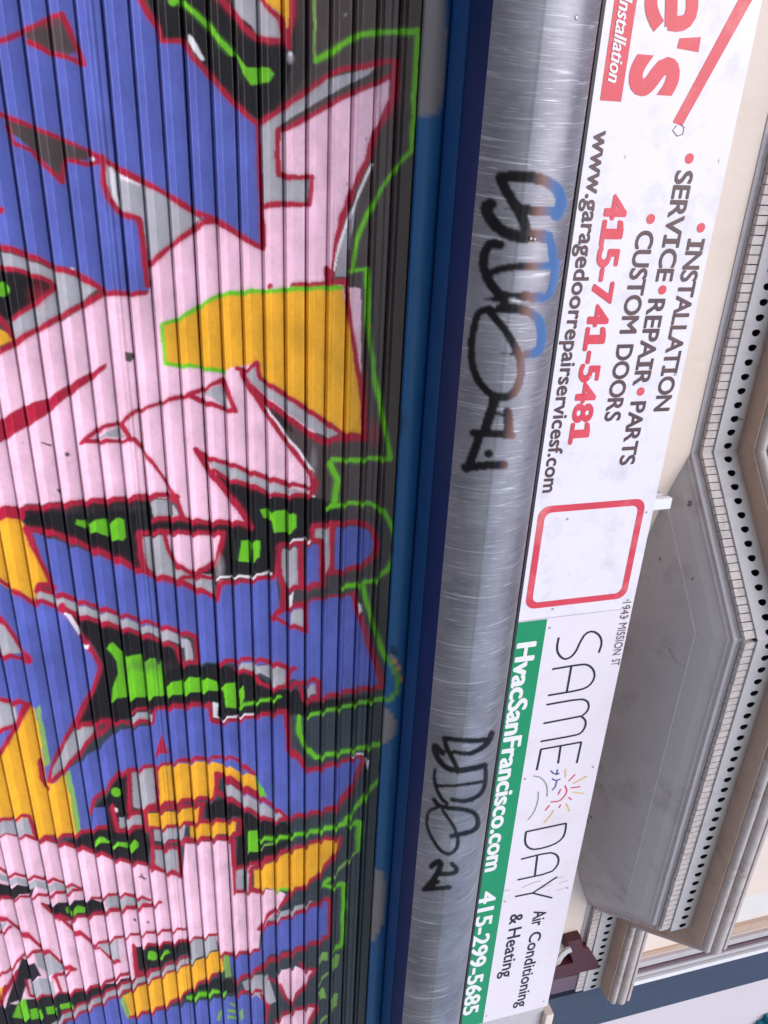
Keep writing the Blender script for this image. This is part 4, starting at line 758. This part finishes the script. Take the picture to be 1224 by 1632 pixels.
flat('green_strip', [(XJ+.003, ZB+.001), (XE-.001, ZB+.001), (XE-.001, 1.421+1.55), (XJ+.003, 1.421+1.55)], M_green, s2)
lettering('HvacSanFrancisco.com', (823.5, 1025), (773, 1390), (855, 1025), M_letw, s2, .0065, proud=.0018)
lettering('415-299-5685', (764, 1422), (738.6, 1619), (791, 1422), M_letw, s2, .0065, proud=.0018)
lettering('Air', (851, 1452.5), (847, 1477), (871, 1452), M_ink2, s2, .002); lettering('Conditioning', (845, 1487), (823, 1606), (863, 1487), M_ink2, s2, .002)
lettering('&', (814, 1458), (812, 1474), (834, 1458), M_ink2, s2, .002); lettering('Heating', (811, 1481), (799, 1559), (831, 1481), M_ink2, s2, .002)
for wd_, y0_, y1_ in (('1943', 960, 986), ('MISSION', 993.5, 1044), ('ST', 1051, 1061)):
    x_ = lambda y: 993-(y-960)*.1885
    lettering(wd_, (x_(y0_), y0_), (x_(y1_), y1_), (x_(y0_)+12.5, y0_), M_inkg, s2, 0, proud=.002)
q4 = lambda L_: [(x/4.708+780, y/4.708+900) for x, y in L_]
q5 = lambda L_: [(x/5.1+760, y/5.1+1180) for x, y in L_]
for ls, f_, wd_, sm_ in (
    ([[(520, 545), (505, 620), (515, 670), (560, 712), (610, 695), (650, 650), (680, 580), (720, 515), (775, 495), (830, 530), (845, 590), (820, 660)]], q4, .0095, 1),
    ([[(472, 783), (680, 748), (740, 748), (785, 790), (790, 850), (750, 910), (680, 940), (440, 980)], [(615, 760), (580, 955)]], q4, .0095, 1),
    ([[(428, 1050), (680, 1005), (735, 1020), (748, 1060), (735, 1100), (690, 1138)], [(695, 1134), (405, 1190)], [(690, 1138), (722, 1165), (722, 1210), (690, 1262), (640, 1280), (385, 1325)]], q4, .0095, 1),
    ([[(690, 1330), (385, 1385)], [(690, 1328), (655, 1487)], [(535, 1358), (515, 1490)], [(388, 1380), (355, 1540)]], q4, .0095, 0),
    ([[(725, 672), (720, 740), (695, 800), (620, 850), (480, 888), (420, 876), (388, 830), (400, 740)], [(728, 672), (398, 742)]], q5, .0105, 1),
    ([[(358, 965), (580, 910), (640, 920), (668, 960), (655, 1020), (600, 1075), (330, 1133)], [(492, 930), (470, 1108)]], q5, .0105, 1),
    ([[(652, 1108), (450, 1242)], [(612, 1279), (450, 1239)], [(460, 1238), (310, 1268)]], q5, .0105, 0)):
    ribbon('lettering', [f_(l) for l in ls], wd_, M_ink2, s2, sm=sm_)
for l in ([(705, 1105), (640, 1122)], [(742, 1135), (668, 1162)], [(735, 1195), (700, 1200), (640, 1222)], [(520, 1140), (440, 1160), (365, 1197)], [(610, 1165), (520, 1202)], [(600, 1210), (575, 1222)], [(225, 1222), (268, 1213)]): ribbon('scratch_mark', [q5(l)], .0022, M_tan if l[0][0] > 560 else M_inkg, s2)
for l in ([(460, 288), (510, 295), (555, 335), (573, 385), (570, 455)], [(500, 415), (498, 490), (465, 585), (415, 645)]): ribbon('hill_line', [q5(l)], .006, M_logo_g, s2)
for l in ([(715, 365), (735, 410), (715, 450), (670, 495), (600, 500)], [(682, 395), (660, 440)], [(800, 275), (745, 330)], [(840, 375), (765, 385)], [(770, 480), (745, 462)], [(682, 520), (668, 548)], [(592, 525), (555, 570)]): ribbon('sun_line', [q5(l)], .007, M_logo_r, s2)
for l in ([(720, 230), (720, 300)], [(895, 290), (785, 350)], [(870, 432), (785, 420)], [(755, 575), (725, 510)], [(625, 565), (600, 610), (545, 670)]): ribbon('sun_ray', [q5(l)], .007, M_logo_y, s2)
for l in ([(600, 245), (630, 275), (672, 268)], [(655, 235), (648, 280)], [(610, 310), (645, 328), (680, 312)], [(648, 328), (640, 375), (610, 405)]): ribbon('bird_line', [q5(l)], .007, M_logo_b, s2)
# little screws at the board edges
for xx, zz, pr in [(x, z, s1 if x < XJ else s2) for x in (.05, .75, 1.3, 1.70, 1.79, 2.6, 3.4, 4.3) for z in (ZB+.145, ZT-.03)]:
    mb = MB(); mb.v = [(xx+.005*math.cos(i*math.pi/4), SY-.0022, zz+.005*math.sin(i*math.pi/4)) for i in range(8)]; mb.f = [tuple(range(8))]; part('screw', mb, M_steelp, pr)
# bracket standing up behind the sign
br = base('sign_bracket', (1.3, SY+.03, ZT), 'small white metal bracket sticking up behind the joint of the white sign boards', 'bracket')
p0 = on_y(1041, 797, 2.45); p1 = on_y(1069, 810, 2.45)
part('upright', MB().box(p0.x, p1.x+.004, -.215, -.19, ZB+.3, p1.z-.0), M_letw, br, .002)
part('arm', MB().box(p0.x-.012, p0.x+.006, -.189, .05, p1.z-.06, p1.z-.03), M_greyw, br, .002)

# ------------------------------------------------------------------ the building above
WY = 2.72; H0 = 2.174
PATH = [(-1.9, WY), (1.204, WY), (1.822, 2.2075), (3.545, 2.2075), (4.03, WY), (4.80, WY)]
def offpath(o):                      # path moved towards the street by o, mitred
    L_ = []
    for (a, b) in zip(PATH[:-1], PATH[1:]):
        dx, dy = b[0]-a[0], b[1]-a[1]; l = math.hypot(dx, dy); nx, ny = dy/l, -dx/l
        L_.append(((a[0]+nx*o, a[1]+ny*o), (dx/l, dy/l)))
    out = [L_[0][0]]
    for (p, d), (q, e) in zip(L_[:-1], L_[1:]):
        den = d[0]*e[1]-d[1]*e[0]; t = ((q[0]-p[0])*e[1]-(q[1]-p[1])*e[0])/den; out.append((p[0]+d[0]*t, p[1]+d[1]*t))
    p, d = L_[-1]; out.append((PATH[-1][0], PATH[-1][1]-o)); return out
def sweep(name, profile, i0, i1, m, parent, sm=False):
    mb = MB(); k = len(profile)
    rows = [offpath(o) for o, z in profile]
    for i in range(i0, i1+1):
        for j in range(k): x, y = rows[j][i]; mb.v.append((x, y-2.667, profile[j][1]+1.55))
    n = i1-i0
    for i in range(n):
        for j in range(k):
            j2 = (j+1) % k; mb.f.append((i*k+j, i*k+j2, (i+1)*k+j2, (i+1)*k+j))
    mb.f.append(tuple(range(k))[::-1]); mb.f.append(tuple(n*k+j for j in range(k)))
    return part(name, mb, m, parent, sm=sm)
bld = base('corner_building', (1.5, .1, 0), 'cream fronted building with grey bay window and dentil cornice above the shutter', 'building')
wall = MB()
wy = WY-2.667
wall.box(-1.9, 4.80, wy, wy+.3, .93+1.55, 7.5); part('wall', wall, M_cream, bld)
part('pier', MB().box(-1.9, -1.42, -.02, wy+.3, 0, .93+1.549), M_greyw, bld)
part('pier', MB().box(4.93, 5.2, .03, wy+.3, 0, .93+1.549), M_greyw, bld)
part('recess_wall', MB().box(-1.42, 4.93, .25, .28, 0, .93+1.549), M_dark, bld)
segs = {'left': (0, 1), 'bay': (1, 4), 'right': (4, 5)}
# bay window: coved underside, body above
INW = [(0, 0), (.012, .002), (.016, .012), (.03, .016)]+[(.03+.467*t/14+e_, .016+.204*(t/14)**.8+d_) for t in range(1, 15) for e_, d_ in (((0, 0), (.002, .003)) if t in (3,) else ((0, 0),))]
bay = MB(); rows = []
(A0, A1), (B0, B1) = (PATH[1], PATH[2]), (PATH[3], PATH[4])
for wd, g in INW:
    r = offpath(-wd)
    # end points slide along the wall
    def slide(P_, Q_, w_):
        dx, dy = Q_[0]-P_[0], Q_[1]-P_[1]; l = math.hypot(dx, dy); nx, ny = dy/l, -dx/l
        px, py = P_[0]-nx*w_, P_[1]-ny*w_; t = (WY-py)/dy if dy else 0; return (px+dx*t, WY)
    rows.append([slide(A0, A1, wd), r[2], r[3], slide(B0, B1, wd)]); k = len(bay.v)
    bay.v += [(x, y-2.667, H0-g+1.55) for x, y in rows[-1]]
for i in range(len(INW)-1):
    for j in range(3): bay.f.append((i*4+j, i*4+j+1, i*4+4+j+1, i*4+4+j))
cove = part('bay_window', bay, M_grey, bld, label='grey coved underside of the canted bay window')
body = MB(); r = offpath(-.02); pts = [r[1], r[2], r[3], r[4]]
body.v = [(x, y-2.667, z) for z in (H0+1.55+.005, 7.4) for x, y in pts]; body.f = [(i, i+1, i+5, i+4) for i in range(3)]+[(4, 5, 6, 7)]
part('bay_wall', body, M_cream, cove)
# frieze on wall and bay
for key, (i0, i1) in segs.items():
    par = cove if key == 'bay' else part('frieze', MB().box(*( (-1.88, 1.19) if key == 'left' else (4.045, 4.79)), wy-.004, wy, H0+1.56, H0+1.80), M_grey, bld)
    S = lambda nm, pr, mm, sm=False: sweep(nm, pr, i0, i1, mm, par, sm)
    S('fillet', [(-.01, H0), (.004, H0-.001), (.006, H0+.006), (.006, H0+.018), (.012, H0+.022), (.012, H0+.040), (-.01, H0+.040)], M_greyw)
    S('dentil_backing', [(-.012, H0+.0402), (.016, H0+.0402), (.016, H0+.080), (-.012, H0+.080)], M_grey)
    S('tan_soffit', [(.03, 2.3715), (.135, 2.3715), (.135, 2.379), (.03, 2.379)], M_tan)
    rl = [(.02, 2.3795), (.128, 2.3795)]
    for c0, z0_, r_ in ((.142, 2.402, .021), (.150, 2.452, .029)):
        for i in range(9): a_ = math.radians(-80+20*i); rl.append((c0+r_*math.cos(a_), z0_+r_*math.sin(a_)))
    rl += [(.140, 2.484), (.166, 2.490), (.166, 2.506), (.02, 2.512)]
    S('roll_moulding', rl, M_roll)
# dentils, drilled band
def dentil_mesh():
    mb = MB().box(-.0155, .0155, -.021, .0, 0, .052); me = bpy.data.meshes.new('dentil'); me.from_pydata(mb.v, [], mb.f); me.materials.append(M_dent); return me
dme = dentil_mesh()
HR = .0178; HC = 2.316                       # hole radius and height
hxf = lambda an: HR*math.cos(an)*(.55 if math.cos(an) < 0 else 1.05)
cup = MB(); n = 14
cup.v = [(hxf(i*2*math.pi/n), 0.0, HR*1.12*math.sin(i*2*math.pi/n)) for i in range(n)]+[(hxf(i*2*math.pi/n), .03, HR*1.12*math.sin(i*2*math.pi/n)) for i in range(n)]
cup.f = [(i, (i+1) % n, n+(i+1) % n, n+i) for i in range(n)]+[tuple(range(2*n-1, n-1, -1))]
cme = bpy.data.meshes.new('vent_hole'); cme.from_pydata(cup.v, [], cup.f); cme.materials.append(M_hole)
frz = {o.name: o for o in bpy.data.objects if o.name.startswith('frieze')}
pl_of = {'left': frz['frieze'], 'right': frz['frieze.001'], 'bay': cove}
for key, (i0, i1) in segs.items():
    par = pl_of[key]; bandm = MB()
    for i in range(i0, i1):
        # dentils
        q = offpath(.016); a, b = Vector(q[i]+(0,)), Vector(q[i+1]+(0,)); d = b-a; l = d.length; d.normalize(); rz = math.atan2(d.y, d.x)
        if key == 'left': a = Vector((-.05, a.y, 0)); l = (b-a).length
        nd = round(l/.0352)
        for t in range(nd):
            p = a+d*(l*(t+.5)/nd); inst('dentil', dme, par, (p.x, p.y-2.667, H0+1.55+.0285+random.uniform(-.001, .001)), rz+random.uniform(-.015, .015))
        # drilled band: face with round holes
        q = offpath(.045); a, b = Vector(q[i]+(0,)), Vector(q[i+1]+(0,)); d = (b-a); l = d.length; d.normalize(); rz = math.atan2(d.y, d.x)
        if key == 'left': bandm.v and None
        nh = max(1, round(l/.0605)); tw = l/nh; zb, zt_ = H0+.079, 2.3712
        for t in range(nh):
            c = a+d*(tw*(t+.5)); n0 = len(bandm.v)
            hx = tw/2; lo, hi = zb-HC, zt_-HC
            rect = [(hx, 0), (hx, hi*.6), (hx, hi), (hx*.4, hi), (-hx*.4, hi), (-hx, hi), (-hx, hi*.6), (-hx, 0), (-hx, lo*.6), (-hx, lo), (-hx*.4, lo), (hx*.4, lo), (hx, lo), (hx, lo*.6)]
            for (u, v) in rect: p = c+d*u; bandm.v.append((p.x, p.y-2.667, HC+v+1.55))
            for i_, (u, v) in enumerate(rect):
                an = i_*2*math.pi/14; p = c+d*hxf(an); bandm.v.append((p.x, p.y-2.667, HC+HR*1.12*math.sin(an)+1.55))
            for i_ in range(14): j_ = (i_+1) % 14; bandm.f.append((n0+i_, n0+j_, n0+14+j_, n0+14+i_))
            # underside lip of the band
            nrm = Vector((d.y, -d.x, 0))
            p, r_ = c-d*hx, c+d*hx; n1 = len(bandm.v)
            for e_ in (p, r_, r_-nrm*.05, p-nrm*.05): bandm.v.append((e_.x, e_.y-2.667, zb+1.55))
            bandm.f.append((n1, n1+3, n1+2, n1+1))
            if c.x > -.1: inst('vent_hole', cme, par, (c.x, c.y-2.667, HC+1.55), rz)
    part('drilled_band', bandm, M_grey, par)
# windows of the bay and of the wall beside it
def window(x0, x1, y, z0, z1, parent, fm=M_greyw, pm=M_blind):
    f = MB().box(x0, x0+.06, y-.04, y, z0, z1).box(x1-.06, x1, y-.04, y, z0, z1).box(x0+.06, x1-.06, y-.04, y, z1-.07, z1).box(x0+.06, x1-.06, y-.055, y, z0, z0+.05).box(x0+.06, x1-.06, y-.03, y, (z0+z1)/2-.02, (z0+z1)/2+.02)
    w_ = part('window', f, fm, parent)
    part('pane', MB().box(x0+.06, x1-.06, y-.012, y-.004, z0+.05, z1-.07), pm, w_)
window(2.05, 3.3, 2.2275-2.667, 4.75, 6.6, cove)
window(4.16, 4.60, wy, 4.62, 6.4, bld, M_tan)
window(-.9, .5, wy, 4.75, 6.5, bld)
# corner boards, pilaster and bracket at the building's edge
for x, w_, m_, pr in ((4.625, .035, M_tan, .03), (4.69, .05, M_greyw, .05), (4.745, .022, M_plum, .07), (4.772, .03, M_greyw, .09), (4.806, .018, M_plum, .07), (4.828, .036, M_letw, .11)):
    part('corner_board', MB().box(x, x+w_, wy-pr*.5, wy+.02, 2.515+1.55, 7.4), m_, bld, .003)
def wpt(p, d=WY): q = on_y(p[0], p[1], d); return (q.x, q.z)
brk = MB().prism([wpt(p, 2.66) for p in [(905, 1502), (928, 1496), (929, 1511), (940, 1514), (952, 1532), (957, 1543), (878, 1562), (882, 1543), (914, 1535), (910, 1522), (902, 1516)]], 2.66-2.667, WY-.002-2.667)
part('corbel_bracket', brk, M_maroon, bld, .004, label='dark maroon bracket under the cornice')
part('corner_post', MB().prism([wpt(p, 2.69) for p in [(876, 1564), (958, 1546), (963, 1552), (961, 1566), (877, 1586)]], 2.69-2.667, WY-.004-2.667), M_plum, bld, .004)
arc = MB().prism([wpt(p, 2.64) for p in [(886, 1540), (889, 1528), (896, 1519), (904, 1513), (910, 1511), (912, 1517), (905, 1520), (898, 1527), (893, 1536)]], 2.64-2.667, 2.655-2.667)
part('bracket_scroll', arc, M_grey, bld)
# ------------------------------------------------------------------ neighbour
nb = base('white_neighbour_building', (7, .1, 0), 'white rendered building with a navy vertical board, next to the cornice end', 'building')
part('wall', MB().box(5.28, 11, wy+.01, wy+.4, 0, 8.2), M_white, nb)
part('navy_board', MB().box(4.872, 5.279, wy-.005, wy+.3, 2.04+1.55, 8.2), M_navy, nb, .004)
part('lower_board', MB().box(4.60, 5.279, wy-.06, wy+.05, .94+1.55, 1.98+1.55), M_greyw, nb, .004)
part('cap', MB().box(4.86, 5.30, wy-.10, wy+.05, 1.981+1.55, 2.035+1.55), M_cream, nb, .006)
wn = part('window', MB().box(5.74, 5.80, wy-.05, wy+.05, 3.93+1.55, 7.2).box(7.1, 7.16, wy-.05, wy+.05, 3.93+1.55, 7.2).box(5.80, 7.10, wy-.05, wy+.05, 3.88+1.55, 3.94+1.55).box(5.8, 7.1, wy-.05, wy+.05, 7.14, 7.2), M_teal, nb)
part('pane', MB().box(5.80, 7.10, wy-.01, wy+.005, 3.945+1.55, 7.14), M_glass, wn)
